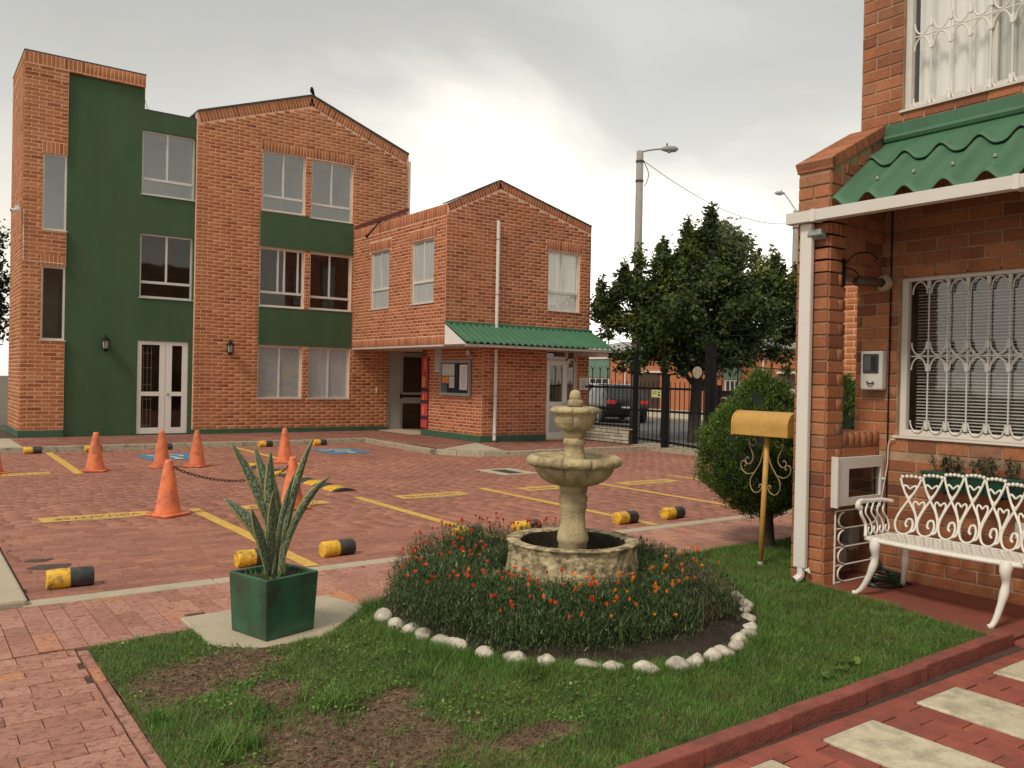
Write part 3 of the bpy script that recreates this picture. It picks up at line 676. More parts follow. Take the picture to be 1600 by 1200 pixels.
for o_, vm, hm, pn, rm, rd in ((W1,(),None,M_glass_sky,M_room,.9),(W2,(),None,M_glass,M_room,.9),(G3,(5.19,),6.19,M_glass_sky,M_room,1.2),(G2,(5.21,),3.74,M_glass_dark,M_reflect_door,.7),
        (W3a,(8.05,),6.19,M_glass_sky,M_room,1.4),(W3b,(9.39,),6.16,M_glass_sky,M_room,1.4),(W2a,(7.95,8.12,8.49),3.72,M_glass_dark,M_reflect_door,.7),(W2b,(9.38,),3.69,M_glass_dark,M_reflect_door,.7),
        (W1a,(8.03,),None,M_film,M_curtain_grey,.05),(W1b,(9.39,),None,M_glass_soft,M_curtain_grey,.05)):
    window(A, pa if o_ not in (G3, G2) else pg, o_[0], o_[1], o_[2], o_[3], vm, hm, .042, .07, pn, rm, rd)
# white double door with four panes
dd = MB(); u0, u1, z0, z1 = DO; um = 5.22; D0, D1 = .03, .09
pg.box(dd, u0, u1, z1-.09, z1, D0, D1)
for a, b_ in ((u0, u0+.10), (um-.13, um-.004), (um+.004, um+.15), (u1-.13, u1)): pg.box(dd, a, b_, z0, z1-.09, D0, D1)
for a, b_ in ((u0+.10, um-.13), (um+.15, u1-.13)):
    pg.box(dd, a, b_, z0, z0+.14, D0, D1); pg.box(dd, a, b_, 1.03, 1.13, D0, D1)
dd = dd.build('door', M_doorwhite, A)
for a, b_ in ((u0+.10, um-.13), (um+.15, u1-.13)):
    for c0, c1 in ((z0+.14, 1.03), (1.13, z1-.09)): p = MB(); pg.box(p, a-.004, b_+.004, c0-.004, c1+.004, .055, .062); p.build('pane', M_glass_dark, dd)
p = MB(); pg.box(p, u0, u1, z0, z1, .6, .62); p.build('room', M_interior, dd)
p = MB(); [p.tube([(u0+.16+.09*i, YA+.19, .3), (u0+.16+.09*i, YA+.19, 2.2)], .008, 5) for i in range(3)]; [p.tube([(u0+.12, YA+.19, z), (u0+.36, YA+.19, z)], .008, 5) for z in (.32,.7,.95,1.3,1.7,2.05)]; p.build('inner_grille', M_alu, dd)
p = MB(); p.lathe([(0,-.02),(.022,-.015),(.03,.0),(.022,.02),(0,.03)], 10); o = p.build('handle', M_grey, dd, smooth=True, local=True); o.location = Vector((um+.06, YA+.08, 1.08))-wloc(dd); o.rotation_euler = (math.pi/2,0,0)
# grey double-leaf entrance door under the overhang
gd = MB(); pa.box(gd, GD[0], GD[0]+.42, .12, 2.18, .04, .10); pa.box(gd, GD[0]-.02, GD[1]+.15, 2.18, 2.30, .02, .12); pa.box(gd, GD[0]+.42, GD[0]+.50, .12, 2.18, .06, .12)
pa.box(gd, GD[0]+.5, GD[1]+.15, .85, 1.02, .06, .12); pa.box(gd, GD[0]+.5, GD[1]+.15, 1.1, 1.16, .06, .12)
gd = gd.build('entrance_door', M_greydoor, A)
p = MB(); pa.box(p, GD[0]+.5, GD[1]+.15, .12, .85, .09, .1); p.build('pane', M_glass_dark, gd); p = MB(); pa.box(p, GD[0]+.5, GD[1]+.15, 1.16, 2.18, .09, .1); p.build('pane', M_glass_dark, gd)
p = MB(); pa.box(p, GD[0]-.05, GD[1]+.3, .1, 2.35, .5, .52); p.build('room', M_interior, gd)
p = MB(); pa.box(p, GD[0]+.40, GD[0]+.46, 1.0, 1.12, .0, .04); p.build('handle', M_black, gd)
# roofs, coping, gutter pipe, flashing
rf = MB()
for (ua, za), (ub, zb) in ((eL, apex), (apex, eR)):
    rf.add([(ua,YA-.03,za+.006),(ub,YA-.03,zb+.006),(ub,29,zb+.006),(ua,29,za+.006),(ua,YA-.03,za+.05),(ub,YA-.03,zb+.05),(ub,29,zb+.05),(ua,29,za+.05)], [(3,2,1,0),(4,5,6,7),(0,1,5,4),(1,2,6,5),(2,3,7,6),(3,0,4,7)])
rf.box(4.66,5.84,YA+.07,29,7.785,7.82); rf.box(2.15,4.66,YA-.005,23.61,8.585,8.61)
rf.build('roof', M_darkgrey, A)
bw = MB(); bw.box(5.9,11.69,28.8,29,.1,7.7); bw.box(11.66,11.69,YA+.23,28.8,.1,7.85); bw.box(4.64,4.66,YA+.23,23.6,7.8,8.58); bw.box(2.165,4.64,23.4,23.6,.1,8.58); bw.build('rear_wall', M_wallfar, A)
dp = MB(); dp.box(11.70,11.78,YA+.02,YA+.10,5.9,7.75); dp.build('downpipe', M_white, A)
fl = MB(); fl.add([(10.06,YA-.018,5.60),(11.72,YA-.018,6.33),(11.72,YA-.018,6.43),(10.06,YA-.018,5.70),(10.06,YA-.002,5.60),(11.72,YA-.002,6.33),(11.72,YA-.002,6.43),(10.06,YA-.002,5.70)], [(0,1,2,3),(7,6,5,4),(0,4,5,1),(3,2,6,7),(0,3,7,4),(1,5,6,2)]); fl.build('flashing', M_red, A)
cb = MB(); cb.tube(cr([(4.66,YA+.3,8.4),(4.72,YA+.3,8.0),(4.86,YA+.3,7.8)], 6), .006, 4); cb.build('cable', M_black, A)
cb = MB(); cb.tube([(2.19,YA-.015,5.1),(2.19,YA-.015,4.0),(3.0,YA-.015,3.98)], .007, 4); cb.build('cable', M_white, A)

# ================================================================== building B (two storeys, overhanging first floor)
YB = 16.47; XB = 10.05; XB2 = 11.1; XE = 14.41
B = thing('annex_building', 'two storey red brick building with overhanging upper floor and green sheet awning over its corner', 'building', (12,18,.1))
pf = Pl('y', YB); ps = Pl('x', XB); pl2 = Pl('x', XB2)
BW1 = (19.21,20.25,3.35,4.85); BW2 = (17.01,18.06,3.36,4.87); BWf = (13.02,14.04,3.335,4.82); BD = (13.03,14.02,.14,2.35); SW = (18.30,18.64,1.77,2.36)
zs_ = 2.36; bap = (11.51,6.30); bl = (XB,5.57); br_ = (14.415,5.56)
wb = MB(); wall_panels(wb, ps, YB+.22, YA, zs_, 5.57, [BW1, BW2]); wall_panels(wb, pf, XB, XE, zs_, 5.55, [BWf]); wall_panels(wb, pf, XB2, XE, .1, zs_, [BD]); wall_panels(wb, pl2, YB+.22, 19.28, .1, zs_, [SW])
wb.add([(XB,YB,5.55),(XE,YB,5.55),(bap[0],YB,bap[1]),(XB,YB+.22,5.55),(XE,YB+.22,5.55),(bap[0],YB+.22,bap[1])], [(0,1,2),(5,4,3),(1,4,5,2),(2,5,3,0)])
wb.box(12.3,12.5,19.28,YA,.1,zs_); wb.box(XB2,12.5,19.08,19.28,.1,zs_)
wb.box(XE-.2,XE-.001,YB+.23,26,.1,5.5)
wb.build('wall', M_mortar, B)
sf = MB(); sf.box(XB+.002,XE-.25,YB+.03,YA-.002,zs_-.035,zs_-.002); sf.build('soffit', M_soffit, B)
for q_, a_, b2_ in ((pl2,YB+.02,19.26),(pf,XB2-.02,13.03),(pf,14.03,XE)):
    pl_ = MB(); q_.box(pl_, a_, b2_, .1, .255, -.02, .01); pl_.build('plinth', M_greenplinth, B)
def topB(u): return (bl[1]+(bap[1]-bl[1])*(u-bl[0])/(bap[0]-bl[0]) if u < bap[0] else br_[1]+(bap[1]-br_[1])*(br_[0]-u)/(br_[0]-bap[0]))-.2
sB = [(19.1,20.36,4.86,5.10),(16.9,18.17,4.88,5.12)]; sBf = (12.95,14.1,4.83,5.08)
itB = brick_rows(ps, YB, YA, zs_+.21, 5.30, [BW1, BW2]+sB, .25, .08, .0145, .0015)+soldiers(ps, YB, YA, 5.31, 5.57, .08, .0145, .0015)+soldiers(ps, YB, YA, zs_, zs_+.20, .075, .015, .003)
for s_ in sB: itB += soldiers(ps, *s_, .08, .0145, .0015)
itB += soldiers(pf, *sBf, .08, .0145, .0015)
itB += brick_rows(pf, XB, XE, zs_, 6.2, [BWf, sBf], .25, .08, .0145, .0015, top=topB)
itB += slope_course(pf, bl, bap, .08, .19, .015, .0015)+slope_course(pf, bap, br_, .08, .19, .015, .0015)
itB += brick_rows(pf, XB2, XE, .255, zs_, [BD], .25, .08, .0145, .0015, phase=.2)+brick_rows(pl2, YB, 19.26, .255, zs_-.03, [SW], .25, .08, .0145, .0015)
pieces(B, 'brick', itB, M_brick_b, unit_piece('b', .006, .02, .03), 300)
for p_, o_, vm, hm in ((ps,BW1,(19.72,),3.86),(ps,BW2,(17.53,),3.88),(pf,BWf,(13.5,),3.80)): window(B, p_, *o_, vm, hm, .04, .05, M_glass_soft if p_ is ps else M_glass, M_curtain_grey if p_ is ps else M_curtain_white, .06)
window(B, pl2, *SW, (18.42,18.52), None, .03, .02, M_glass, M_curtain_grey, .06)
# glazed door and side light on the front
fr = MB(); u0, u1, z0, z1 = BD; ud = 13.66; zt = 2.10
for a, b_, c0, c1 in ((u0,u1,z1-.04,z1),(u0,u1,zt,zt+.05),(u0,u0+.03,z0,z1-.04),(u1-.04,u1,z0,z1-.04),(ud+.03,ud+.09,z0,z1-.04),(ud+.09,u1-.04,.88,.98),(ud+.09,u1-.04,z0,z0+.05)): pf.box(fr, a, b_, c0, c1, .06, .12)
fr = fr.build('door_frame', M_alu, B)
for a, b_, c0, c1 in ((u0+.03,ud+.03,zt+.05,z1-.04),(ud+.09,u1-.04,zt+.05,z1-.04),(ud+.09,u1-.04,.98,zt)): p = MB(); pf.box(p, a, b_, c0, c1, .085, .09); p.build('pane', M_glass, fr)
p = MB(); pf.box(p, ud+.09, u1-.04, z0+.05, .88, .085, .09); p.build('lower_panel', M_greydoor, fr)
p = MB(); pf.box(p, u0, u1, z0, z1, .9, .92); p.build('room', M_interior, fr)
dr_ = MB(); a0, a1 = u0+.035, ud+.025
for a, b_, c0, c1 in ((a0,a0+.09,z0,zt-.005),(a1-.10,a1,z0,zt-.005),(a0+.09,a1-.10,zt-.12,zt-.005),(a0+.09,a1-.10,.94,1.06),(a0+.09,a1-.10,z0,z0+.15)): pf.box(dr_, a, b_, c0, c1, .03, .085)
dr_ = dr_.build('door', M_doorwhite, B)
for c0, c1, mm in ((1.06,zt-.12,M_glass),(z0+.15,.94,M_curtain_grey)): p = MB(); pf.box(p, a0+.088, a1-.098, c0-.002, c1+.002, .055, .06); p.build('pane' if mm is M_glass else 'lower_panel', mm, dr_)
p = MB(); pf.box(p, a1-.07, a1-.03, 1.0, 1.02, -.03, .03); pf.box(p, a1-.16, a1-.03, 1.0, 1.02, -.045, -.03); p.build('handle', M_grey, dr_)
rf = MB()
for (ua, za), (ub, zb) in ((bl, bap), (bap, br_)):
    rf.add([(ua,YB-.02,za+.004),(ub,YB-.02,zb+.004),(ub,YB+.2,zb+.004),(ua,YB+.2,za+.004),(ua,YB-.02,za+.03),(ub,YB-.02,zb+.03),(ub,YB+.2,zb+.03),(ua,YB+.2,za+.03)], [(3,2,1,0),(4,5,6,7),(0,1,5,4),(1,2,6,5),(2,3,7,6),(3,0,4,7)])
    ua2 = ua+.22 if ua == XB else ua; ub2 = ub-.22 if ub > 14 else ub; sl_ = (6.05-5.2)/(bap[0]-XB-.22) if ua == XB else 0
    za2, zb2 = (5.25, 6.0) if ua == XB else (6.0, 5.25)
    rf.add([(ua2,YB+.21,za2),(ub2,YB+.21,zb2),(ub2,YA,zb2),(ua2,YA,za2),(ua2,YB+.21,za2+.03),(ub2,YB+.21,zb2+.03),(ub2,YA,zb2+.03),(ua2,YA,za2+.03)], [(3,2,1,0),(4,5,6,7),(0,1,5,4),(1,2,6,5),(2,3,7,6),(3,0,4,7)])
rf.build('roof', M_darkgrey, B)
dp = MB(); dp.tube([(11.445,YB-.06,.14),(11.445,YB-.06,2.30)], .042, 10); dp.tube([(11.445,YB-.06,2.80),(11.445,YB-.06,5.34)], .042, 10); dp.build('downpipe', M_white, B, smooth=False)
for z in (.3,1.2,2.0,3.6,4.9): p = MB(); p.tube([(11.445+.052*math.cos(a),YB-.06+.052*math.sin(a),z) for a in np.linspace(0,2*math.pi,12)[:-1]], .008, 4, True); p.build('pipe_clip', M_grey, B)
p = MB(); p.tube([(11.445,YB-.06,.14),(11.46,YB-.10,.115),(11.47,YB-.15,.11)], .042, 10); p.build('pipe_shoe', M_darkgrey, B)
# corrugated awning on the front
aw = MB(); nx, x0, x1, yt, zt_, yb_, zb_ = 25*8, XB+.0, XE+.03, YB-.01, 2.87, 15.55, 2.40
V = []; Fs = []
for i in range(nx+1):
    f = i/nx; x = x0+(x1-x0)*f; w_ = .022*math.sin(f*25*2*math.pi)
    for r_ in range(4):
        g = r_/3; V.append((x, yt+(yb_-yt)*g, zt_+(zb_-zt_)*g+w_))
    for r_ in range(4):
        g = r_/3; V.append((x, yt+(yb_-yt)*g, zt_+(zb_-zt_)*g+w_-.008))
for i in range(nx):
    a, b_ = i*8, (i+1)*8
    for r_ in range(3): Fs += [(a+r_,b_+r_,b_+r_+1,a+r_+1)[::-1], (a+4+r_,a+5+r_,b_+5+r_,b_+4+r_)[::-1]]
    Fs.append((a+3,b_+3,b_+7,a+7)[::-1])
aw.add(V, Fs); awn = aw.build('awning', M_corr_far, B, smooth=True)
p = MB(); p.box(XB-.01,XE+.04,YB-.06,YB-.012,2.84,2.905); p.build('flashing', M_corr_far, awn)
p = MB(); p.add([(XB,YB-.01,2.82),(XB,YB-.01,2.36),(XB,15.58,2.36),(XB+.02,YB-.01,2.82),(XB+.02,YB-.01,2.36),(XB+.02,15.58,2.36)], [(0,1,2),(5,4,3),(0,3,4,1),(1,4,5,2),(2,5,3,0)]); p.build('end_panel', M_doorwhite, awn)
p = MB(); p.box(XB+.022,XE+.02,15.60,15.64,2.31,2.37); p.box(XB+.022,XE+.02,15.64,YB-.012,2.335,2.35); p.build('fascia', M_soffit, awn)
p = MB(); p.box(14.0,14.36,15.7,YB-.03,2.22,2.33); p.build('bracket', M_soffit, awn)

# ================================================================== house on the right
XH = 6.72; H = thing('brick_house', 'brick house on the right with porch, green corrugated porch roof and white barred windows', 'house', (6.7,3,0))
ph = Pl('x', XH); pw = Pl('y', 3.95); pcx = Pl('x', 5.95)
HW = (1.15,3.80,1.20,2.525); HU = (1.85,3.805,3.895,5.2)
wb = MB(); wall_panels(wb, ph, -.5, 4.18, 0, 6.2, [HW, HU], 0, .2)
wb.box(5.956,6.174,3.957,4.243,0,3.0)                                   # column core
wb.box(6.174,6.715,3.957,4.243,.62,1.215); wb.box(6.174,6.715,4.16,4.243,0,.62)      # low wall with recess
wb.add([(5.956,3.957,2.50),(6.715,3.957,2.50),(6.715,3.957,3.72),(5.956,3.957,3.32),(5.956,4.243,2.50),(6.715,4.243,2.50),(6.715,4.243,3.72),(5.956,4.243,3.32)], [(0,1,2,3),(7,6,5,4),(0,4,5,1),(3,2,6,7),(0,3,7,4),(1,5,6,2)])
wb.box(4.9,6.71,-.6,.35,0,6.2); wb.box(6.92,11.5,3.98,4.18,0,6.2); wb.box(11.5,11.7,-.5,4.18,0,6.2); wb.box(6.93,11.49,-.5,3.97,6.21,6.3); wb.box(6.93,11.49,-.52,-.5,0,6.2)  # first box: unseen wing added to keep light off the porch
wb.build('wall', M_mortar_h, H)
hb = dict(L=.25, H=.1, mort=.013, proud=.008)
HS = [(-.5,3.85,2.53,2.78),(-.5,3.85,1.10,1.19)]
itH = brick_rows(ph, -.5, 4.18, .0, 2.5, [HW, (-.5,3.95,1.06,1.19)], .25, .1, .013, .007)+brick_rows(ph, -.5, 3.95, 2.5, 3.7, [HW], .25, .1, .013, .007)+brick_rows(ph, 3.8, 4.18, 3.7, 6.2, [HU], .25, .1, .013, .007)+brick_rows(ph, -.5, 3.8, 3.7, 6.2, [HU], .25, .1, .013, .007)
itH += brick_rows(Pl('x',4.9), -.6, .35, 0, 6.2, [], .25, .1, .013, .007)  # brick face of the added, unseen light-blocking wing
itH += soldiers(ph, -.5, 3.95, 1.065, 1.175, .25, .013, .007)
itH += brick_rows(pcx, 3.95, 4.25, 0, 3.3, [], .30, .1, .016, .006, phase=0)
itH += brick_rows(pw, 5.95, 6.18, 0, 2.5, [], .25, .1, .014, .006, phase=.5)
itH += brick_rows(pw, 6.18, 6.715, .62, 1.10, [], .25, .1, .014, .006)+soldiers(pw, 6.18, 6.715, 1.10, 1.215, .09, .012, .006)
def topW(u): return 3.32+(3.72-3.32)*(u-5.95)/(6.715-5.95)-.02
itH += brick_rows(pw, 5.95, 6.715, 2.5, 3.7, [], .25, .1, .014, .006, top=topW)
# top of the low wall and brick-on-edge coping of the sloping wing wall
ang = math.atan2(3.72-3.32, 6.715-5.95)
itC = []
NC = 9
for i in range(NC):
    f = (i+.5)/NC; x = 5.945+.77*f; z = 3.32+.40*f; c_, s_ = math.cos(ang), math.sin(ang)
    T = Vector((c_,0,s_)); N = Vector((-s_,0,c_)); W_ = .77/c_/NC
    itC.append((tuple(Vector((x,4.095,z))+N*.085), tuple(T*(W_-.014)), (0,.325,0), tuple(N*.085)))
itC.append(((5.940,4.095,3.365), (0,-.325,0), (0,0,.085), (-.05,0,0)))
for i in range(6): itH.append(((6.18+.09*(i+.5),4.1,1.222), (.078,0,0), (0,.29,0), (0,0,.03)))
pieces(H, 'coping_brick', itC, M_brick_h, unit_piece('b', .07, .02, .07), 50)
pieces(H, 'brick', itH, M_brick_h, unit_piece('b', .018, .045, .09), 300)
# porch roof: lower corrugated tiles, upper flashing piece with matching bumps
XG = 5.88
def corr(u, amp): return amp*((.5+.5*math.cos((u-3.60)/.285*2*math.pi))**1.5)
def roof_sheet(name, xa, za, xb, zb, y0, y1, fade, thick=.012):
    mb = MB(); ny = 230; nx_ = 8; V = []
    for lay in (0, 1):
        for i in range(ny+1):
            y = y0+(y1-y0)*i/ny
            for k in range(nx_+1):
                g = k/nx_; amp = .085*(1 if not fade else max(0, 1-g*1.5)**.7); x = xa+(xb-xa)*g; z = za+(zb-za)*g+corr(y, amp)
                V.append((x-.5*corr(y, amp)*0, y, z-lay*thick))
    n1_ = (ny+1)*(nx_+1); Fs = []
    for i in range(ny):
        for k in range(nx_):
            a = i*(nx_+1)+k; b_ = a+nx_+1; Fs += [(a,a+1,b_+1,b_), (n1_+b_,n1_+b_+1,n1_+a+1,n1_+a)]
        a = i*(nx_+1); b_ = a+nx_+1; Fs.append((a,b_,n1_+b_,n1_+a))
    mb.add(V, Fs); return mb.build(name, M_corr, H, smooth=True)
pr = roof_sheet('porch_roof', XG, 2.985, 6.46, 3.41, 3.915, .36, False)
up = roof_sheet('roof_flashing', 6.38, 3.385, 6.70, 3.66, 3.925, .36, True)
for k in range(11):
    p = MB(); yk = 3.60-.285*k; p.lathe([(.0,.014),(.010,.012),(.013,.004),(.013,-.012)], 8, (6.02,yk,3.104+.085)); p.build('roof_screw', M_grey, H)
p = MB(); p.box(6.66,6.712,.36,3.925,3.66,3.78); p.tube([(6.675,3.925,3.665),(6.675,.36,3.665)], .035, 8); p.build('wall_flashing', M_corr, H)
# gutter, downpipe
g = MB(); prof = [(-.045,.0),(-.05,.085),(-.042,.085),(-.037,.008),(.037,.008),(.042,.085),(.05,.085),(.045,.0)]
ys = (4.265,.36); V = [(5.865+a, y, 2.90+z) for y in ys for a, z in prof]; n = len(prof)
g.add(V, [(i,(i+1)%n,n+(i+1)%n,n+i) for i in range(n)]+[tuple(range(n-1,-1,-1)), tuple(range(n,2*n))]); gut = g.build('gutter', M_white, H)
for y in (4.02,2.52,1.0): p = MB(); p.box(5.809,5.921,y-.02,y+.02,2.893,2.99); p.build('gutter_joint', M_white, gut)
p = MB(); p.box(5.821,5.909,4.263,4.27,2.898,2.99); p.build('gutter_end', M_white, gut)
dp = MB(); dp.box(5.875,5.925,4.065,4.175,.13,2.895); dp.build('downpipe', M_white, H, bevel=.012)
dp = MB(); dp.add([(5.86,4.06,.13),(5.93,4.06,.14),(5.90,4.02,.10)], [(0,1,2)]); dp.tube(cr([(5.90,4.115,.13),(5.89,4.11,.07),(5.85,4.13,.035)],5), .03, 7); dp.build('broken_pipe_end', M_white, H)
# windows of the house
hw = window(H, ph, *HW, (2.45,), None, .05, .05, M_glass, None, name='window', mat=M_white, label='lower barred window with venetian blind')
p = MB(); ph.box(p, 1.2, 3.75, 1.25, 2.48, .34, .36); p.build('room', M_interior, hw)
M_blind = simple('blind_slat', (.62,.61,.58), .5, .04, 3)
nsl = 46
sl_me = MB(); sl_me.add([(-.0095,-1.25,-.003),(.0095,-1.25,.003),(.0095,1.25,.003),(-.0095,1.25,-.003),(-.0095,-1.25,-.0045),(.0095,-1.25,.0015),(.0095,1.25,.0015),(-.0095,1.25,-.0045)], [(0,1,2,3),(7,6,5,4),(0,4,5,1),(2,6,7,3),(1,5,6,2),(0,3,7,4)])
s0 = sl_me.build('blind_slat', M_blind, hw, local=True)
for i in range(nsl):
    s_ = s0 if i == 0 else s0.copy()
    if i: COL.objects.link(s_); s_.parent = hw
    tilt = .02 if random.random() > .08 else random.uniform(-.15,.25)
    s_.location = Vector((XH+.16, 2.47, 1.275+i*.026))-wloc(hw); s_.rotation_euler = (random.gauss(0,.0012), -tilt-.12, 0)
def grille(parent, x, y0, step, ncol, zb, zt, zm, mat):
    """white bars with paired arches at the middle rail, as one ornamental grille per column"""
    rails = MB(); rails.tube([(x,y0+.14,zm),(x,y0-step*(ncol-.02),zm)], .006, 5); rails.build('grille_rail', mat, parent)
    for k in range(ncol):
        y = y0-step*k; g = MB(); g.tube([(x,y,zb),(x,y,zt)], .0065, 6)
        for zc, hh in ((zm+.09,.055),(zm-.09,.055),(zb+.02,.05),(zt-.03,.05)): g.box(x-.012,x+.012,y-.013,y+.013,zc-hh*.6,zc+hh*.6)
        for zc, sgn in ((zm+.012,1),(zm-.012,-1),(zt-.005,-1),(zb-.04,1)):
            pts = []
            for a in np.linspace(0, math.pi, 11): pts.append((x, y+step/2+(step/2-.016)*math.cos(a), zc+sgn*(.10-.10*math.sin(a)) if True else 0))
            g.tube(pts, .007, 5)
        g.build('grille_bar', mat, parent)
grille(hw, XH+.045, 3.57, .155, 15, 1.27, 2.47, 1.855, M_alu)
hu = window(H, ph, *HU, (3.1,2.45), None, .05, .03, M_glass, None, name='window', mat=M_alu, label='upper barred window with white net curtains')
# folded net curtain
V = []; Fs = []; N = 160
for i in range(N+1):
    f = i/N; y = 3.76-f*1.85; d = .02*math.sin(f*60)+.012*math.sin(f*137+1)
    for z in (3.93,4.3,4.7,5.16): V.append((XH+.15+d*(1+.25*math.sin(z*2+i)), y, z))
for i in range(N):
    for k in range(3): a = i*4+k; Fs.append((a,a+1,a+5,a+4))
np_mesh('net_curtain', V, Fs, M_curtain_white, hu, smooth=True)
p = MB(); ph.box(p, 1.9, 3.78, 3.93, 5.16, .5, .52); p.build('room', M_room, hu)
grille(hu, XH+.012, 3.585, .155, 11, 3.915, 5.18, 4.475, M_doorwhite)
# ================================================================== lawn, soil, bed, kerb
LAWN = [(.90,2.44),(5.68,2.51),(5.72,2.9),(5.86,3.3),(5.95,3.93),(5.95,4.27),(6.9,4.27),(7.6,4.3),(7.6,5.37),(2.62,5.35),(2.62,5.28),(2.1,4.80),(1.72,4.78),(1.48,5.0),(1.50,5.37),(.90,5.33)]
BC = (3.86, 4.58); BRAD = 1.30
def bed_h(x, y):
    r = math.hypot(x-BC[0], y-BC[1]); return .02+.20*max(0, 1-(max(0, r-.42)/.88))**.8 if r < BRAD else 0.0
def lawn_h(x, y): return .012+.016*mnoise.noise(Vector((x*1.3, y*1.3, 0)))+.010*mnoise.noise(Vector((x*5, y*5, 3)))
mb = MB(); nx, ny = 120, 56; X0, X1, Y0, Y1 = .9, 7.6, 2.44, 5.37
V = [(X0+(X1-X0)*i/nx, Y0+(Y1-Y0)*j/ny) for i in range(nx+1) for j in range(ny+1)]
mb.v = [(x, y, lawn_h(x, y)) for x, y in V]
for i in range(nx):
    for j in range(ny):
        a = i*(ny+1)+j; cxx, cyy = X0+(X1-X0)*(i+.5)/nx, Y0+(Y1-Y0)*(j+.5)/ny
        if inpoly(cxx, cyy, LAWN): mb.f.append((a, a+ny+1, a+ny+2, a+1)); mb.mi.append(0)
lawn = mb.build('lawn_soil', M_lawnsoil, None, 'structure', smooth=True)
# concrete pad under the planter
pad = MB(); pad.prism([(1.50,5.66),(1.50,5.02),(1.72,4.78),(2.12,4.80),(2.63,5.28),(2.53,5.70)], -.05, .018); tag(pad.build('concrete_pad', M_concrete2, None, 'structure', bevel=.008, seg=1))
# red kerb along the lawn, one object per laid block
ke = thing('lawn_kerb', 'low dark red painted kerb between the lawn and the striped path', 'kerb', (3.3,2.5,0))
x = .9; i = 0
while x < 5.68:
    L = min(.62, 5.70-x); k = MB(); k.box(x+.001, x+L-.001, 2.333+.0155*x+random.uniform(-.003,.003), 2.418+.0155*x, -.05, .069+random.uniform(-.003,.003)); k.build('kerb_block', M_redkerb, ke, bevel=.008, seg=2); x += L
# striped path: cream slabs and red pavers
tp = sheet('tiled_path', [(.89,-1.5),(6.72,-1.5),(6.72,2.45),(.89,2.40)], -.016, M_joint)
edge = paver_items(.92, 5.70, 2.242, 2.338, 0, 'x', .25, .096, .005)
slabs = [(2.62,3.05),(3.40,3.82),(4.20,4.62),(5.02,5.46)]
gaps = [(1.78,2.62),(3.05,3.40),(3.82,4.20),(4.62,5.02),(5.46,5.72)]
redp = []
for a, b_ in gaps: redp += paver_items(a+.006, b_-.006, .2, 2.25, 0, 'y', .25, (b_-a-.012)/(7 if b_-a > .5 else 3 if b_-a > .3 else 2), .006)
redp += paver_items(.92, 1.77, .2, 2.25, 0, 'y', .25, .12, .006)+paver_items(5.72, 6.70, 0.2, 2.44, 0, 'x', .25, .125, .005)
pieces(tp, 'paver', edge+redp, M_redtile, U_pav, 300, 'paver_field')
for a, b_ in slabs:
    for y0, y1 in ((1.05,2.245),(-.15,1.04)): k = MB(); k.box(a+.006, b_-.006, y0, y1, -.05, .004); k.build('cream_slab', M_cream, tp, bevel=.012, seg=2)
pf_ = MB(); pf_.prism([(5.70,2.46),(6.72,2.46),(6.72,4.2),(6.18,4.2),(6.17,3.95),(5.95,3.95),(5.87,3.3),(5.73,2.9)], -.05, .012); pf_.build('porch_floor', M_porch, None, 'structure')
# -------------------------------------------------- grass
SOILP = [(1.25,3.05,.30,.14,.3),(1.35,4.55,.42,.26,.5),(1.15,4.32,.25,.14,.4),(1.55,3.33,.46,.36,.3),(1.85,3.2,.34,.22,.2),(1.56,4.07,.12,.20,0),(2.0,3.68,.15,.11,.2),(1.65,4.72,.25,.09,.3),(2.35,2.95,.22,.10,0)]
def grass_density(x, y):
    d = 1.0
    for cx_, cy_, rx, ry, an in SOILP:
        dx, dy = x-cx_, y-cy_; c_, s_ = math.cos(an), math.sin(an); q = ((dx*c_+dy*s_)/rx)**2+((-dx*s_+dy*c_)/ry)**2
        q += .8*mnoise.noise(Vector((x*5, y*5, 1)))+.5*mnoise.noise(Vector((x*14, y*14, 2)))
        d = min(d, max(.06, min(1, (q-.35)*.75)))
    r = math.hypot(x-BC[0], y-BC[1]); 
    if r < BRAD-.01: return 0
    return d
def blades(pts, L, wd, lean, droop=.5, seg=3):
    """pts (N,3); returns verts, quads: tapered bent blades"""
    N = len(pts); az = rng.uniform(0, 2*np.pi, N); ln = lean*rng.uniform(.2, 1.6, N)
    d = np.stack([np.cos(az), np.sin(az)], 1); side = np.stack([-np.sin(az+rng.normal(0,.6,N)), np.cos(az), np.zeros(N)], 1); side /= np.linalg.norm(side, axis=1)[:,None]
    V = np.zeros((N, 2*(seg+1), 3)); 
    for k in range(seg+1):
        g = k/seg; hz = L*(g-droop*.35*g*g*np.minimum(ln,1.2)); out = L*ln*g**1.7*.8; wdt = wd*(1-g*.92)
        c_ = pts + np.concatenate([d*out[:,None], hz[:,None]], 1)
        V[:,2*k] = c_-side*wdt[:,None]/2; V[:,2*k+1] = c_+side*wdt[:,None]/2
    f = np.array([[2*k, 2*k+1, 2*k+3, 2*k+2] for k in range(seg)]); F = f[None]+(np.arange(N)*2*(seg+1))[:,None,None]
    return V.reshape(-1,3), F.reshape(-1,4)
G = []; P_ = []
Ng = 420000
xs = rng.uniform(.86, 7.6, Ng); ys = rng.uniform(2.42, 5.40, Ng)
tint = []
for x, y in zip(xs, ys):
    if not inpoly(x, y, LAWN):
        continue
    d_cam = .588*x+.809*y
    keep = grass_density(x, y)*(1.0 if d_cam < 5.2 else .75)
    if random.random() > keep: continue
    P_.append((x, y, lawn_h(x, y)-.004, grass_density(x, y)))
P_ = np.array(P_); hn = np.array([mnoise.noise(Vector((p[0]*2.3, p[1]*2.3, 9))) for p in P_])
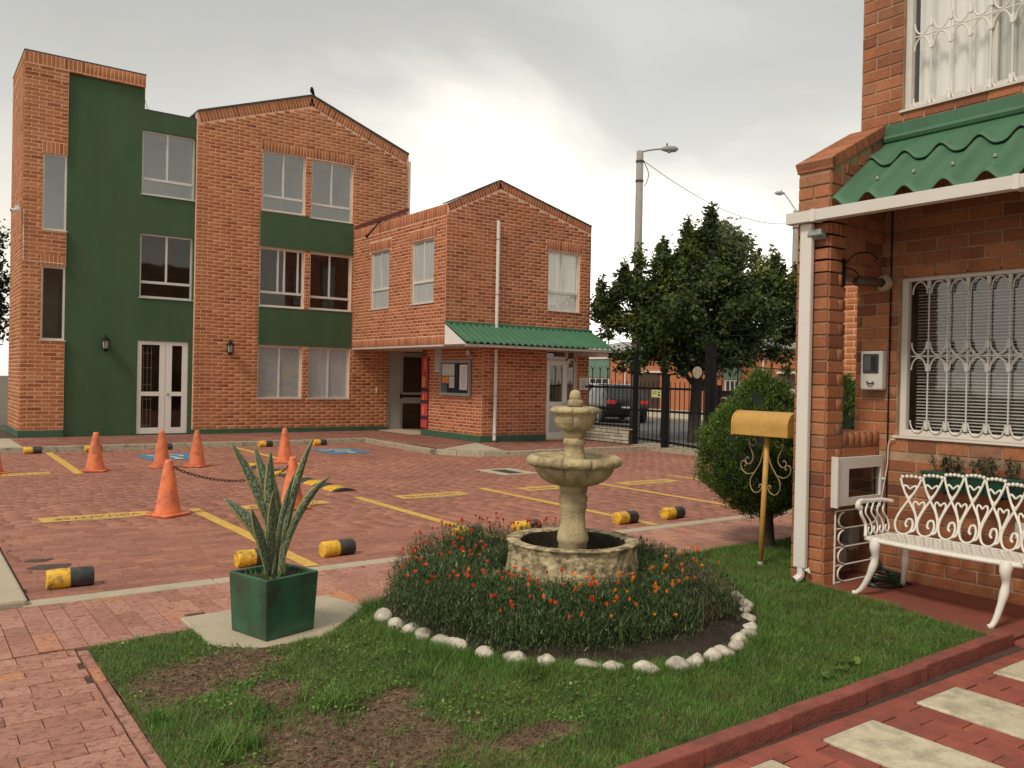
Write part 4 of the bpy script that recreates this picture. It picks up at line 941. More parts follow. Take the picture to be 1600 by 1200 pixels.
r = np.hypot(P_[:,0]-BC[0], P_[:,1]-BC[1])
Lg = (.026+.014*hn+rng.gamma(2, .006, len(P_)))*np.where(P_[:,3] < .6, .75, 1.0)*(1+.75*np.exp(-((r-1.40)/.13)**2))*np.where(P_[:,0] < 2.2, .85, 1.0)
V, F = blades(P_[:,:3], Lg, np.full(len(P_), .0036)*rng.uniform(.6,1.3,len(P_)), np.full(len(P_), 1.0), .7, 2)
np_mesh('lawn_grass', V, F, M_grass, None, 'stuff')
# taller tufts and straw on the bare soil
tp_ = []
for cx_, cy_, n_, s_ in ((1.12,3.60,150,.07),(1.22,3.55,90,.06),(1.73,3.75,130,.10),(1.35,3.85,60,.12),(2.25,3.9,80,.12),(.98,4.02,60,.06),(1.1,3.45,60,.06),(1.62,3.9,40,.05)):
    for _ in range(n_): x, y = random.gauss(cx_, s_*.5), random.gauss(cy_, s_*.5); tp_.append((x, y, lawn_h(x, y)))
tp_ = np.array(tp_); V, F = blades(tp_, rng.uniform(.06,.15,len(tp_)), rng.uniform(.003,.006,len(tp_)), np.full(len(tp_),1.0), .7, 4); np_mesh('grass_tufts', V, F, M_grass, None, 'stuff')
st = []
while len(st) < 420:
    x, y = random.uniform(.95,2.5), random.uniform(2.8,4.8)
    if inpoly(x, y, LAWN) and grass_density(x, y) < .6: st.append((x, y, lawn_h(x, y)+.004))
st = np.array(st); N = len(st); az = rng.uniform(0, 2*np.pi, N); ln = rng.gamma(2,.008,N)+.006; dv = np.stack([np.cos(az)*ln, np.sin(az)*ln, rng.normal(0,.004,N)],1); sd = np.stack([-np.sin(az),np.cos(az),np.zeros(N)],1)*.0014
V = np.stack([st-sd-dv, st-dv+sd, st+dv+sd+[0,0,.003], st+dv-sd+[0,0,.003]],1); np_mesh('dry_straw', V.reshape(-1,3), np.arange(4*N).reshape(-1,4), M_straw, None, 'stuff')
# clover-like round leaves and soil crumbs
cl = []
while len(cl) < 2600:
    x, y = random.uniform(.95,3.2), random.uniform(2.8,5.3)
    if inpoly(x, y, LAWN) and grass_density(x, y) > .25 and mnoise.noise(Vector((x*1.7,y*1.7,5))) > -.05: cl.append((x, y, lawn_h(x, y)+random.uniform(.012,.035)))
for cx_, cy_ in ((4.37,2.73),(4.45,2.72),(4.22,2.7),(4.05,2.66)):
    for _ in range(3): cl.append((random.gauss(cx_,.03), random.gauss(cy_,.02), .05))
cl = np.array(cl); N = len(cl); nn = rng.normal(0,.35,(N,2)); s_ = rng.uniform(.004,.009,N); s_[-12:] = .022; V = []
for k in range(6):
    a = k*np.pi/3; o = np.stack([np.cos(a)*s_, np.sin(a)*s_, np.cos(a)*s_*nn[:,0]+np.sin(a)*s_*nn[:,1]],1); V.append(cl+o)
V = np.stack(V,1); F = np.array([[0,1,2,3],[0,3,4,5]])[None]+(np.arange(N)*6)[:,None,None]; np_mesh('clover_leaves', V.reshape(-1,3), F.reshape(-1,4), M_grass, None, 'stuff')
N = 5200; cr_ = []
while len(cr_) < N:
    x, y = random.uniform(.95,2.5), random.uniform(2.7,4.8)
    if inpoly(x, y, LAWN) and grass_density(x, y) < .75: cr_.append((x, y, lawn_h(x, y)))
mb = MB()
for c_ in cr_:
    s_ = random.uniform(.002,.008); mb.add([(c_[0]+random.gauss(0,s_), c_[1]+random.gauss(0,s_), c_[2]+random.uniform(0,s_*1.6)) for _ in range(4)], [(0,1,2),(0,2,3),(0,3,1),(1,3,2)])
mb.build('soil_crumbs', M_lawnsoil, None, 'stuff')
# -------------------------------------------------- flower bed
bed = thing('flower_bed', 'round flower bed of dense dark foliage with red and orange flowers around the fountain', 'flower bed', (BC[0],BC[1],0))
mb = MB(); rr = np.linspace(0, BRAD+.04, 22); V = []; nA = 72
for i, r_ in enumerate(rr):
    for k in range(nA):
        a = 2*math.pi*k/nA; x, y = BC[0]+r_*math.cos(a), BC[1]+r_*math.sin(a); V.append((x, y, (bed_h(x, y) if i < 21 else 0)+.018*mnoise.noise(Vector((x*9,y*9,0)))+.012*mnoise.noise(Vector((x*25,y*25,0)))))
mb.add(V, [(i*nA+k, (i+1)*nA+k, (i+1)*nA+(k+1)%nA, i*nA+(k+1)%nA) for i in range(21) for k in range(nA)]); mb.build('soil', M_soil, bed, smooth=True)
# plant clumps: density by angle, thinner on the front edge where bare soil shows
def clump_ok(x, y):
    dx, dy = x-BC[0], y-BC[1]; r = math.hypot(dx, dy)
    if r < .53 or r > 1.31: return 0
    f = (dx*.588+dy*.809)      # away from viewer
    lat = (dx*.809-dy*.588)
    lim = 1.22 if f > -.2 else 1.22-.14*max(0, min(1, (lat+.35)*1.4))
    if lat > .6: lim = min(lim, 1.12)
    if r > lim: return 0
    return 1
cl_c = []
tries = 0
while len(cl_c) < 360 and tries < 60000:
    tries += 1; a = random.uniform(0, 2*math.pi); r_ = math.sqrt(random.uniform(.27,1.7)); x, y = BC[0]+r_*math.cos(a), BC[1]+r_*math.sin(a)
    if clump_ok(x, y) and all((x-q[0])**2+(y-q[1])**2 > .080**2 for q in cl_c): cl_c.append((x, y))
Pl_, Ll, Pd, Ld = [], [], [], []
clh = {}
for x, y in cl_c:
    dx, dy = x-BC[0], y-BC[1]; lat = dx*.809-dy*.588; f = dx*.588+dy*.809; r_ = math.hypot(dx,dy)
    hgt = .15+.05*random.random()+.05*mnoise.noise(Vector((x*3,y*3,0)))
    if lat < -.5: hgt += .07*min(1, (-.5-lat)*3+.4)
    if f > .35: hgt += .06
    if f < -.9: hgt -= .03
    if r_ < .72: hgt = min(hgt, .13)
    if f > .1 and lat < .1: hgt += .04
    dry = lat > .75 and f < .35 and random.random() < .65
    clh[(x, y)] = hgt
    for _ in range(340 if not dry else 220):
        px_, py_ = random.gauss(x, .050), random.gauss(y, .050); dr2 = ((px_-x)**2+(py_-y)**2)/.05**2; q = (px_, py_, bed_h(px_, py_)+random.uniform(0, 1)**.8*hgt*max(.25, 1-.16*dr2))
        if math.hypot(px_-BC[0], py_-BC[1]) < .47: continue
        (Pd if dry else Pl_).append(q); (Ld if dry else Ll).append(random.uniform(.018,.046))
for nm, Pq, Lq, mt in (('foliage', Pl_, Ll, M_bedleaf), ('dry_foliage', Pd, Ld, M_dryleaf)):
    Pq = np.array(Pq); Lq = np.array(Lq); V, F = blades(Pq, Lq, rng.uniform(.003,.0075,len(Pq)), np.full(len(Pq), 1.25), .9, 2); np_mesh(nm, V, F, mt, bed, 'stuff')
bq = np.array([(random.gauss(x,.03), random.gauss(y,.03), bed_h(x,y)+clh[(x,y)]*random.uniform(.35,.95)) for x, y in cl_c if random.random() < .22 for _ in range(26)]); V, F = blades(bq, rng.uniform(.022,.042,len(bq)), rng.uniform(.009,.015,len(bq)), np.full(len(bq), 1.3), .7, 2); np_mesh('broad_leaves', V, F, M_bedleaf, bed, 'stuff')
mb = MB()
for _ in range(16):
    x, y = random.choice([c_ for c_ in cl_c if (c_[0]-BC[0])*.588+(c_[1]-BC[1])*.809 > .25 and (c_[0]-BC[0])*.809-(c_[1]-BC[1])*.588 < .1]); h = random.uniform(.22,.36); mb.tube(cr([(x,y,bed_h(x,y)),(x+random.gauss(0,.02),y+random.gauss(0,.02),bed_h(x,y)+h*.6),(x+random.gauss(0,.05),y+random.gauss(0,.05),bed_h(x,y)+h)],4), .0022, 4)
mb.build('bare_stems', M_straw, bed, 'stuff')
# long arching blades and bare stems
sx = [(4.75,5.1),(4.85,5.0),(4.65,5.25),(4.9,4.75),(3.4,3.55),(3.1,3.75),(3.9,3.45),(4.4,3.6),(4.8,4.3),(4.95,4.4)]
q = np.array([(random.gauss(x,.05), random.gauss(y,.05), bed_h(x,y)+.05) for x, y in sx for _ in range(9)]); V, F = blades(q, rng.uniform(.16,.32,len(q)), rng.uniform(.004,.008,len(q)), np.full(len(q),1.1), .8, 6); np_mesh('long_blades', V, F, M_bedleaf, bed, 'stuff')
# flowers: a stem and a cup of petals each
def flower_mesh(name, mat, op):
    mb = MB(); mb.tube([(0,0,-.07),(.002,0,-.03),(0,0,0)], .0016, 4)
    npet = 7
    for k in range(npet):
        a = 2*math.pi*k/npet; c_, s_ = math.cos(a), math.sin(a); w_ = .0068; r1, r2 = .0065+.003*op, .004+.013*op
        T = (-s_*w_, c_*w_)
        mb.add([(c_*.002,s_*.002,0),(c_*r1-T[0],s_*r1-T[1],.013),(c_*r2,s_*r2,.030-.012*op),(c_*r1+T[0],s_*r1+T[1],.013)], [(0,3,2,1)], 1)
    me = bpy.data.meshes.new(name); me.from_pydata(mb.v, [], mb.f); me.materials.append(M_bedleaf); me.materials.append(mat); me.polygons.foreach_set('material_index', mb.mi); return me
FM = [flower_mesh('flower', M_petal_red, .2), flower_mesh('flower', M_petal_red, .9), flower_mesh('flower', M_petal_or, .15), flower_mesh('flower', M_petal_or, .7)]
bo = wloc(bed); nf = 0
front = sorted(cl_c, key=lambda c_: random.random())
while nf < 185:
    x, y = random.choice(cl_c); dx, dy = x-BC[0], y-BC[1]; lat = dx*.809-dy*.588; f = dx*.588+dy*.809
    if f > .3 and lat > 0 and random.random() < .9: continue
    if f > .2 and random.random() < .4: continue
    if f > -.3 and lat > -.2 and random.random() < .4: continue
    if lat > .75 and random.random() < .75: continue
    orange = random.random() < (.97 if lat > .2 else .45 if lat > -.1 else .05)
    fx, fy = x+random.gauss(0,.05), y+random.gauss(0,.05)
    if math.hypot(fx-BC[0], fy-BC[1]) < .54: continue
    o = bpy.data.objects.new('flower', FM[(2 if orange else 0)+(random.random() < .35)]); COL.objects.link(o); o.parent = bed
    s_ = random.uniform(.75,1.2); o.scale = (s_, s_, s_*random.uniform(.9,1.2)); o.location = Vector((fx, fy, bed_h(fx, fy)+clh[(x,y)]*random.uniform(.95,1.12)+.025))-bo; o.rotation_euler = (random.gauss(0,.25), random.gauss(0,.25), random.uniform(0,6)); nf += 1
# white stones ringed round the bed
stones = [(2.60,4.93),(2.57,4.74),(2.58,4.58),(2.60,4.44),(2.64,4.28),(2.66,4.15),(2.73,3.97),(2.82,3.80),(2.93,3.66),(3.06,3.49),(3.20,3.38),(3.36,3.29),(3.50,3.22),(3.64,3.22),(3.78,3.205),(3.90,3.22),(4.03,3.25),(4.17,3.32),(4.31,3.38),(4.43,3.47),(4.60,3.62),(4.72,3.72),(4.83,3.83),(4.94,3.96),(5.02,4.06),(5.08,4.18),(5.13,4.30),(5.18,4.45),(5.17,4.62),(5.12,4.9)]
svar = []
for v in range(6):
    bm = bmesh.new(); bmesh.ops.create_icosphere(bm, subdivisions=3, radius=1)
    for vt in bm.verts: vt.co *= 1+.34*mnoise.noise(vt.co*.9+Vector((v*7,0,0)))+.06*mnoise.noise(vt.co*4+Vector((v*3,1,0)))
    me = bpy.data.meshes.new('border_stone'); bm.to_mesh(me); bm.free(); me.materials.append(M_pebble); me.polygons.foreach_set('use_smooth', [True]*len(me.polygons)); svar.append(me)
for i, (x, y) in enumerate(stones):
    o = bpy.data.objects.new('border_stone', svar[i % 6]); COL.objects.link(o); a = math.atan2(y-BC[1], x-BC[0])+math.pi/2+random.gauss(0,.25)
    o.location = (x+random.gauss(0,.010), y+random.gauss(0,.010), random.uniform(.028,.042)); o.rotation_euler = (random.gauss(0,.15), random.gauss(0,.15), a); o.scale = (random.uniform(.052,.086), random.uniform(.042,.060), random.uniform(.036,.052))
    tag(o, 'white rounded stone in the ring edging the flower bed', 'stone', 'white stones ringing the flower bed')

# ================================================================== fountain
FN = thing('stone_fountain', 'three tiered sandstone garden fountain standing dry in the flower bed', 'fountain', (3.885,4.577,.22))
fx, fy = 3.885, 4.577
def rough(amp, fr, seed):
    def fn(i, r, z, a):
        p_ = Vector((math.cos(a)*r, math.sin(a)*r, z*1.7))*16*fr+Vector((seed,0,0))
        n = .7*mnoise.noise(p_)+.5*(1-2*abs(mnoise.noise(p_*2.1)))-.25+.35*mnoise.noise(p_*4.3)
        return r+amp*n, z+amp*.35*n
    return fn
def petal(nl, depth, amp, seed):
    rf_ = rough(amp, 1.0, seed)
    def fn(i, r, z, a):
        r2, z2 = rf_(i, r, z, a); g = abs(((a/(2*math.pi)*nl) % 1)-.5)*2; k = max(0, (g-.86)/.14)
        return r2*(1-depth*k)*(1+.022*math.cos((g-.0)*math.pi/2)), z2-depth*.06*k
    return fn
B0 = []   # basin (outer wall up, rim, inner wall down)
for i in range(34): B0.append((.460+.010*math.sin(i*.18), .16+.305*i/33))
B0 += [(.470,.475),(.455,.483),(.40,.484),(.378,.478),(.370,.466)]
mb = MB(); mb.lathe(B0, 260, (fx,fy,0), rough(.011, 1.5, 2)); mb.build('basin', M_stonedark, FN, smooth=True)
mb = MB(); mb.lathe([(.371,.470),(.366,.45),(.362,.38),(.355,.31),(.33,.30),(.2,.295),(0.001,.295)], 60, (fx,fy,0), rough(.006,1.5,5)); mb.build('basin_inside', M_basin, FN, smooth=True)
# pedestal
zr = lambda yz: 1.6-((560+yz/3.53)-595.0)/220.6      # heights read off the photo once, in metres
ped = [(.10,.285),(.101,zr(1018)),(.111,zr(1005)),(.112,zr(990)),(.106,zr(965)),(.094,zr(930)),(.086,zr(895)),(.085,zr(870)),(.090,zr(840)),(.097,zr(820)),(.098,zr(808)),(.092,zr(800)),(.100,zr(785)),(.099,zr(765)),(.090,zr(748)),(.090,zr(742)),(.098,zr(738)),(.099,zr(712)),(.10,zr(700))]
mb = MB(); mb.lathe(ped, 64, (fx,fy,0), rough(.0035,1.6,7)); mb.build('pedestal', M_stone, FN, smooth=True)
def bowl(name, zrim, R, rimh, rb, zb, dep, nl, seed):
    pr = [(rb,zb),(rb*1.15,zb+.004)]
    H_ = zrim-rimh-zb
    for g in np.linspace(0,1,9): pr.append((rb*1.15+(R*.83-rb*1.15)*math.sin(g*math.pi/2)**1.0, zb+.004+H_*(1-math.cos(g*math.pi/2))**.85))
    mb = MB(); mb.lathe(pr, 240, (fx,fy,0), petal(nl, .075, .004, seed)); o = mb.build(name, M_stone, FN, smooth=True)
    rm = [(R*.83,zrim-rimh)]
    for g in np.linspace(-1.2,math.pi*.86,12): rm.append((R-.042+.042*math.cos(g)*1.0, zrim-rimh*.5+rimh*.5*math.sin(g)))
    rm += [(R-.085,zrim-.008),(R-.10,zrim-.03),(R*.45,zrim-dep),(.06,zrim-dep-.005)]
    mb = MB(); mb.lathe(rm, 300, (fx,fy,0), petal(nl, .10, .006, seed+3)); mb.build('rim', M_stone, o, smooth=True); return o
zmid = zr(545); b1 = bowl('lower_bowl', zmid+.012, .335, .075, .098, zr(702), .055, 10, 11)
mb = MB(); mb.lathe([(.23,zmid-.044),(.05,zmid-.042)], 40, (fx,fy,0)); mb.build('bowl_floor', M_basin, b1)
up_ = [(.084,zr(560)),(.085,zr(548)),(.074,zr(530)),(.068,zr(505)),(.069,zr(480)),(.078,zr(474)),(.079,zr(452)),(.076,zr(447)),(.070,zr(443)),(.070,zr(434)),(.079,zr(430)),(.079,zr(402)),(.076,zr(398))]
mb = MB(); mb.lathe(up_, 56, (fx,fy,0), rough(.003,1.6,17)); mb.build('upper_pedestal', M_stone, FN, smooth=True)
b2 = bowl('upper_bowl', zr(272)+.006, .178, .055, .080, zr(400), .03, 8, 23)
fin = [(.001,zr(262)),(.052,zr(268)),(.058,zr(258)),(.057,zr(240)),(.050,zr(231)),(.040,zr(228)),(.043,zr(222)),(.042,zr(205)),(.035,zr(190)),(.030,zr(182)),(.014,zr(176)),(.001,zr(175))]
mb = MB(); mb.lathe(fin, 40, (fx,fy,0), rough(.002,1.8,29)); mb.build('finial', M_stone, FN, smooth=True)

# ================================================================== planter with snake plant
PT = thing('plant_pot', 'square green glazed planter with dark damp stain at its foot on the concrete pad', 'planter', (1.905,5.09,.018))
a = .205; mb = MB()
def ring(s_, z): return [(1.905-s_,5.09-s_,z),(1.905+s_,5.09-s_,z),(1.905+s_,5.09+s_,z),(1.905-s_,5.09+s_,z)]
mb.add(ring(.188,.018)+ring(.205,.385)+ring(.178,.385)+ring(.172,.30), [(3,2,1,0)]+[(k,(k+1)%4,4+(k+1)%4,4+k) for k in range(4)]+[(4+k,4+(k+1)%4,8+(k+1)%4,8+k) for k in range(4)]+[(8+k,8+(k+1)%4,12+(k+1)%4,12+k) for k in range(4)])
mb.build('pot', M_planter, PT, bevel=.009, seg=3)
mb = MB(); N = 14; V = [(1.905-.178+.356*i/N, 5.09-.178+.356*j/N, .352+.016*mnoise.noise(Vector((i*.6,j*.6,4)))) for i in range(N+1) for j in range(N+1)]
mb.add(V, [(i*(N+1)+j,(i+1)*(N+1)+j,(i+1)*(N+1)+j+1,i*(N+1)+j+1) for i in range(N) for j in range(N)]); mb.build('soil', M_soil, PT, smooth=True)
q = np.array([(1.905+rng.uniform(-.16,.16), 5.09+rng.uniform(-.16,.16), .355) for _ in range(90)]); V, F = blades(q, rng.uniform(.02,.05,90), rng.uniform(.005,.01,90), np.full(90,1.0), .3, 2); np_mesh('weeds', V, F, M_grass, PT, 'stuff')
PT.rotation_euler = (0,0,.27); PT.scale = (.94,.94,1.0)
SP = thing('snake_plant', 'tall variegated snake plant with yellow edged leaves growing in the green planter', 'plant', (1.905,5.09,.36))
R3 = Vector(CR); R3.z = 0; F3 = Vector((CF[0],CF[1],0))
leaves = [(-.26,1.19,.045,-.05,.05),(-.17,1.16,.050,.06,-.02),(-.02,1.14,.050,-.03,.04),(.22,1.22,.034,.05,.12),(.12,1.00,.022,.0,.05),(.36,.99,.034,-.06,.16),(-.34,.83,.056,.02,-.12),(-.08,1.02,.046,.10,.0),(.04,.92,.040,-.10,.02),(-.10,.80,.046,-.10,-.05)]
for dx, zt, wd, dep, bend in leaves:
    base = Vector((1.905,5.09,.33))+R3*random.uniform(-.05,.05)+F3*random.uniform(-.05,.05)
    tip = Vector((1.905,5.09,zt))+R3*dx+F3*dep*1.6; mid = base.lerp(tip,.5); mid += Vector((0,0,1))*abs(dx)*.35-R3*dx*.28
    N = 16; V = []; UV = []; Fq = []; tw = random.uniform(-.5,.5)
    for i in range(N+1):
        g = i/N; c_ = base*(1-g)**2+mid*2*g*(1-g)+tip*g*g; tg = ((mid-base)*(1-g)+(tip-mid)*g).normalized()
        w_ = .94*wd*(.55+.75*math.sin(min(1,g*1.25)*math.pi*.5))*(1-max(0,(g-.55)/.45)**2.2)+.0008
        an = tw+g*.8*random.choice((1,)) ; sd = (R3*math.cos(an)+F3*math.sin(an)); sd = (sd-tg*sd.dot(tg)).normalized(); nr = tg.cross(sd)
        for k in range(7):
            u = k/6; e = (u-.5)*2; V.append(c_+sd*e*w_*.62+nr*(abs(e)**1.6)*w_*.42); UV.append((u, g))
    for i in range(N):
        for k in range(6): q0 = i*7+k; Fq.append((q0,q0+1,q0+8,q0+7))
    o = np_mesh('leaf', [tuple(v) for v in V], Fq, M_snake, SP, smooth=True, uv=UV)
    md = o.modifiers.new('thick', 'SOLIDIFY'); md.thickness = .003; md.offset = 0

# ================================================================== cones, chain, wheel stops, ramp
def cone(name, loc, label, sc=1.0, rz=0.0):
    t_ = thing(name, label, 'traffic cone', loc, 'orange traffic cones in the parking lot', rz)
    mb = MB(); pr = [(.137,.028),(.139,.036),(.134,.05),(.124,.10),(.105,.22),(.082,.36),(.060,.49),(.040,.585),(.034,.605),(.028,.607),(.024,.60),(.020,.5)]
    mb.lathe([(r*sc, z*sc) for r, z in pr], 40); mb.build('body', M_cone, t_, smooth=True, local=True)
    mb = MB(); a = .178*sc; P = []
    for cx_, cy_, st in ((a-.05,a-.05,0),(-a+.05,a-.05,1),(-a+.05,-a+.05,2),(a-.05,-a+.05,3)):
        for k in range(6): an = (st+k/5)*math.pi/2; P.append((cx_+.05*math.cos(an), cy_+.05*math.sin(an)))
    mb.prism(P, .001, .030); mb.build('base', M_cone, t_, bevel=.008, seg=2, local=True)
    mb = MB(); mb.lathe([(.0405*sc,.571*sc),(.043*sc,.575*sc),(.041*sc,.583*sc)], 24); mb.build('collar', M_cone, t_, local=True); return t_
c0 = cone('traffic_cone', (2.47,9.90,.003), 'nearest orange traffic cone, with the chain hung from its top', 1.02, .5)
lab = [((2.57,14.80,.003),'orange traffic cone with the pale scuff near its top, in front of the green wall',1.2),((3.62,14.95,.003),'orange traffic cone half hiding the blue painted square, directly behind the nearest cone',.2),((4.16,14.85,.003),'orange traffic cone at the right end of the blue painted square',.7),((3.84,9.72,.003),'orange traffic cone partly hidden behind the snake plant leaves, beside a lettered yellow bar',.1),((5.74,14.92,.003),'far orange traffic cone rising behind the cone at the snake plant',1.0),((1.19,15.02,.003),'orange traffic cone cut off by the left edge of the photo',.4)]
for loc, l_, rz in lab:
    c_ = copy_tree(c0); c_.location = loc; c_.rotation_euler = (random.gauss(0,.008),random.gauss(0,.008),rz); c_['label'] = l_
ch = thing('chain', 'rusty dark chain sagging from the nearest cone towards the snake plant', 'chain', (3.1,9.85,.35))
cp = cr([(2.50,9.88,.545),(2.70,9.86,.455),(3.02,9.82,.372),(3.36,9.79,.358),(3.66,9.74,.41),(3.80,9.72,.52)], 12)
dl = 0; links = []; acc = 0; step = .042
for a, b_ in zip(cp, cp[1:]):
    d = (b_-a).length
    while acc <= d: links.append((a.lerp(b_, acc/d), (b_-a).normalized())); acc += step
    acc -= d
lme = MB(); pts = [( .020*math.cos(t_)+(.010 if math.cos(t_) > 0 else -.010), .013*math.sin(t_), 0) for t_ in np.linspace(0,2*math.pi,13)[:-1]]; lme.tube(pts, .0042, 5, True)
me = bpy.data.meshes.new('link'); me.from_pydata(lme.v, [], lme.f); me.materials.append(simple('rusty_chain', (.06,.035,.025), .6, .3, 40, metal=.5))
for i, (p_, d) in enumerate(links):
    o = bpy.data.objects.new('link', me); COL.objects.link(o); o.parent = ch; o.location = p_-wloc(ch); q_ = d.to_track_quat('X', 'Z').to_euler(); o.rotation_euler = q_; o.rotation_euler.rotate_axis('X', (math.pi/2 if i % 2 else 0)+.4)
def stop(loc, label, rz=0):
    t_ = thing('wheel_stop', label, 'wheel stop', loc, 'yellow and black wheel stops', rz)
    for nm, x0, x1, mt in (('yellow_half',-.165,.0,M_yellow),('black_half',.001,.165,M_blackp)):
        mb = MB(); n = 22; V = []; xs_ = [x0, x0+.010, x1-.010, x1]; e0, e1 = (.006,0) if nm[0] == 'y' else (0,.006); insets = [e0,0,0,e1]
        for x, ins in zip(xs_, insets):
            for k in range(n): an = 2*math.pi*k/n; rr_ = .078-ins*1.6; V.append((x, rr_*math.cos(an), max(-.01, .066+rr_*math.sin(an))))
        Fs = [(i*n+k,i*n+(k+1)%n,(i+1)*n+(k+1)%n,(i+1)*n+k) for i in range(3) for k in range(n)]+[tuple(range(n-1,-1,-1)), tuple(3*n+k for k in range(n))]
        mb.add(V, Fs); o = mb.build(nm, mt, t_, local=True)
        md = o.modifiers.new('b', 'BEVEL'); md.width = .004; md.limit_method = 'ANGLE'; md.angle_limit = math.radians(40)
        for p in o.data.polygons: p.use_smooth = len(p.vertices) == 4
    return t_
s0 = stop((1.055,6.97,0), 'nearest wheel stop at left, standing on stained pavers by the concrete kerb', -.06); s0.scale = (.95,.95,.95)
for loc, l_, rz in (((2.44,6.98,0),'wheel stop half hidden behind the green planter',.03),((3.20,7.0,0),'wheel stop just right of the green planter and snake plant',.05),((4.58,7.0,0),'wheel stop at the end of a yellow line, peeking over the red flowers',.04),((5.33,7.02,0),'wheel stop almost hidden behind the fountain basin',0),((6.68,6.95,0),'wheel stop right of the fountain, at the end of a yellow line',.04),((7.42,6.93,0),'rightmost wheel stop of the front row, near the cypress bush',.02),
        ((2.10,18.36,0),'far wheel stop nearest the left corner of the tower',0),((3.15,18.36,0),'far wheel stop below the green wall, mostly hidden by a cone',0),((4.48,18.34,0),'far wheel stop behind the cone in front of the white double door',0),((6.60,18.3,0),'far wheel stop below the curtained ground floor window, above the snake plant',0),((7.86,18.26,0),'far wheel stop beside the second blue painted square',0)):
    c_ = copy_tree(s0); c_.location = loc; c_.rotation_euler = (0,0,rz); c_['label'] = l_; c_.scale = (.93,.93,.93)
rp_ = thing('speed_bump', 'black and yellow rubber speed bump strip lying across the parking lot', 'speed bump', (5.03,12.6,0))
y = 10.80; i = 0
while y < 14.5:
    L = .34 if 0 < i else .10; n = 10; V = []
    for yy in (y+.003, y+L-.003):
        for k in range(n+1): g = k/n; V.append((4.87+.34*g, yy if i else (yy if yy > y+.01 else y+.09*abs(g-.5)*2*0), .045*math.sin(g*math.pi)**.7+.0))
    mb = MB(); m_ = n+1; mb.add(V, [(k,k+1,m_+k+1,m_+k) for k in range(n)]+[tuple(range(n,-1,-1)), tuple(m_+k for k in range(n+1))]); mb.build('end_cap' if i == 0 else 'segment', M_rubber if i % 2 == 0 else M_yellow, rp_); y += L; i += 1

# ================================================================== mailbox
ML = thing('mailbox', 'ochre round topped mailbox on a leaning post with scrolled ironwork', 'mailbox', (6.14,4.69,0))
b0, b1 = Vector((6.135,4.69,-.02)), Vector((6.155,4.655,1.16))
mb = MB(); mb.tube([b0, b1], .024, 14); mb.build('post', M_mail, ML, smooth=True)
mb = MB(); mb.tube([b0, b0.lerp(b1,.06)], .0255, 14); mb.build('post_foot', M_grey, ML, smooth=True)
pr = [(-.115,0),(.115,0),(.115,.10)]+[(.115*math.cos(a), .10+.115*math.sin(a)) for a in np.linspace(0,math.pi,14)[1:-1]]+[(-.115,.10)]
ya, yb2 = 4.955, 4.37; V = [(6.155+x, ya, 1.15+z) for x, z in pr]+[(6.155+x, yb2, 1.15+z) for x, z in pr]; n = len(pr)
mb = MB(); mb.add(V, [(i,(i+1)%n,n+(i+1)%n,n+i)[::-1] for i in range(n)]+[tuple(range(n)), tuple(range(2*n-1,n-1,-1))]); o = mb.build('box', M_mail, ML, bevel=.006)
for p in o.data.polygons: p.use_smooth = False
mb = MB(); V = [(6.155+x*1.03, ya-.012, 1.148+z*1.03) for x, z in pr]+[(6.155+x*1.03, ya+.006, 1.148+z*1.03) for x, z in pr]; mb.add(V, [(i,(i+1)%n,n+(i+1)%n,n+i) for i in range(n)]+[tuple(range(n-1,-1,-1)), tuple(range(n,2*n))]); mb.build('door', M_mail, ML)
def spiral(c_, r0, r1, a0, turns, n=22): return [(c_[0]+(r0+(r1-r0)*i/n)*math.cos(a0+turns*2*math.pi*i/n), c_[1]+(r0+(r1-r0)*i/n)*math.sin(a0+turns*2*math.pi*i/n)) for i in range(n+1)]
for sg in (1, -1):
    def yz(pts): return [(6.15, 4.668+sg*p[0], p[1]) for p in pts]
    k = cr(yz([(.018,1.07),(.03,.99),(.06,.90),(.115,.82),(.155,.755),(.150,.685),(.11,.645),(.06,.655),(.035,.69),(.04,.72),(.062,.712),(.058,.69)]), 6)
    mb = MB(); mb.tube(k, .0055, 6); mb.build('scroll', M_mailiron, ML, smooth=True)
    k = cr(yz([(.12,.815),(.19,.80),(.245,.83),(.262,.875),(.245,.91),(.215,.905),(.205,.88),(.222,.868)]), 6); mb = MB(); mb.tube(k, .005, 6); mb.build('scroll', M_mailiron, ML, smooth=True)
    k = cr(yz([(.175,1.145),(.18,1.07),(.15,1.01),(.13,.95),(.155,.90),(.195,.89),(.215,.925),(.195,.95),(.178,.935)]), 6); mb = MB(); mb.tube(k, .005, 6); mb.build('scroll', M_mailiron, ML, smooth=True)
    k = cr(yz([(.176,1.09),(.155,1.06),(.12,1.06),(.10,1.09),(.115,1.115),(.135,1.10)]), 6); mb = MB(); mb.tube(k, .005, 6); mb.build('scroll', M_mailiron, ML, smooth=True)

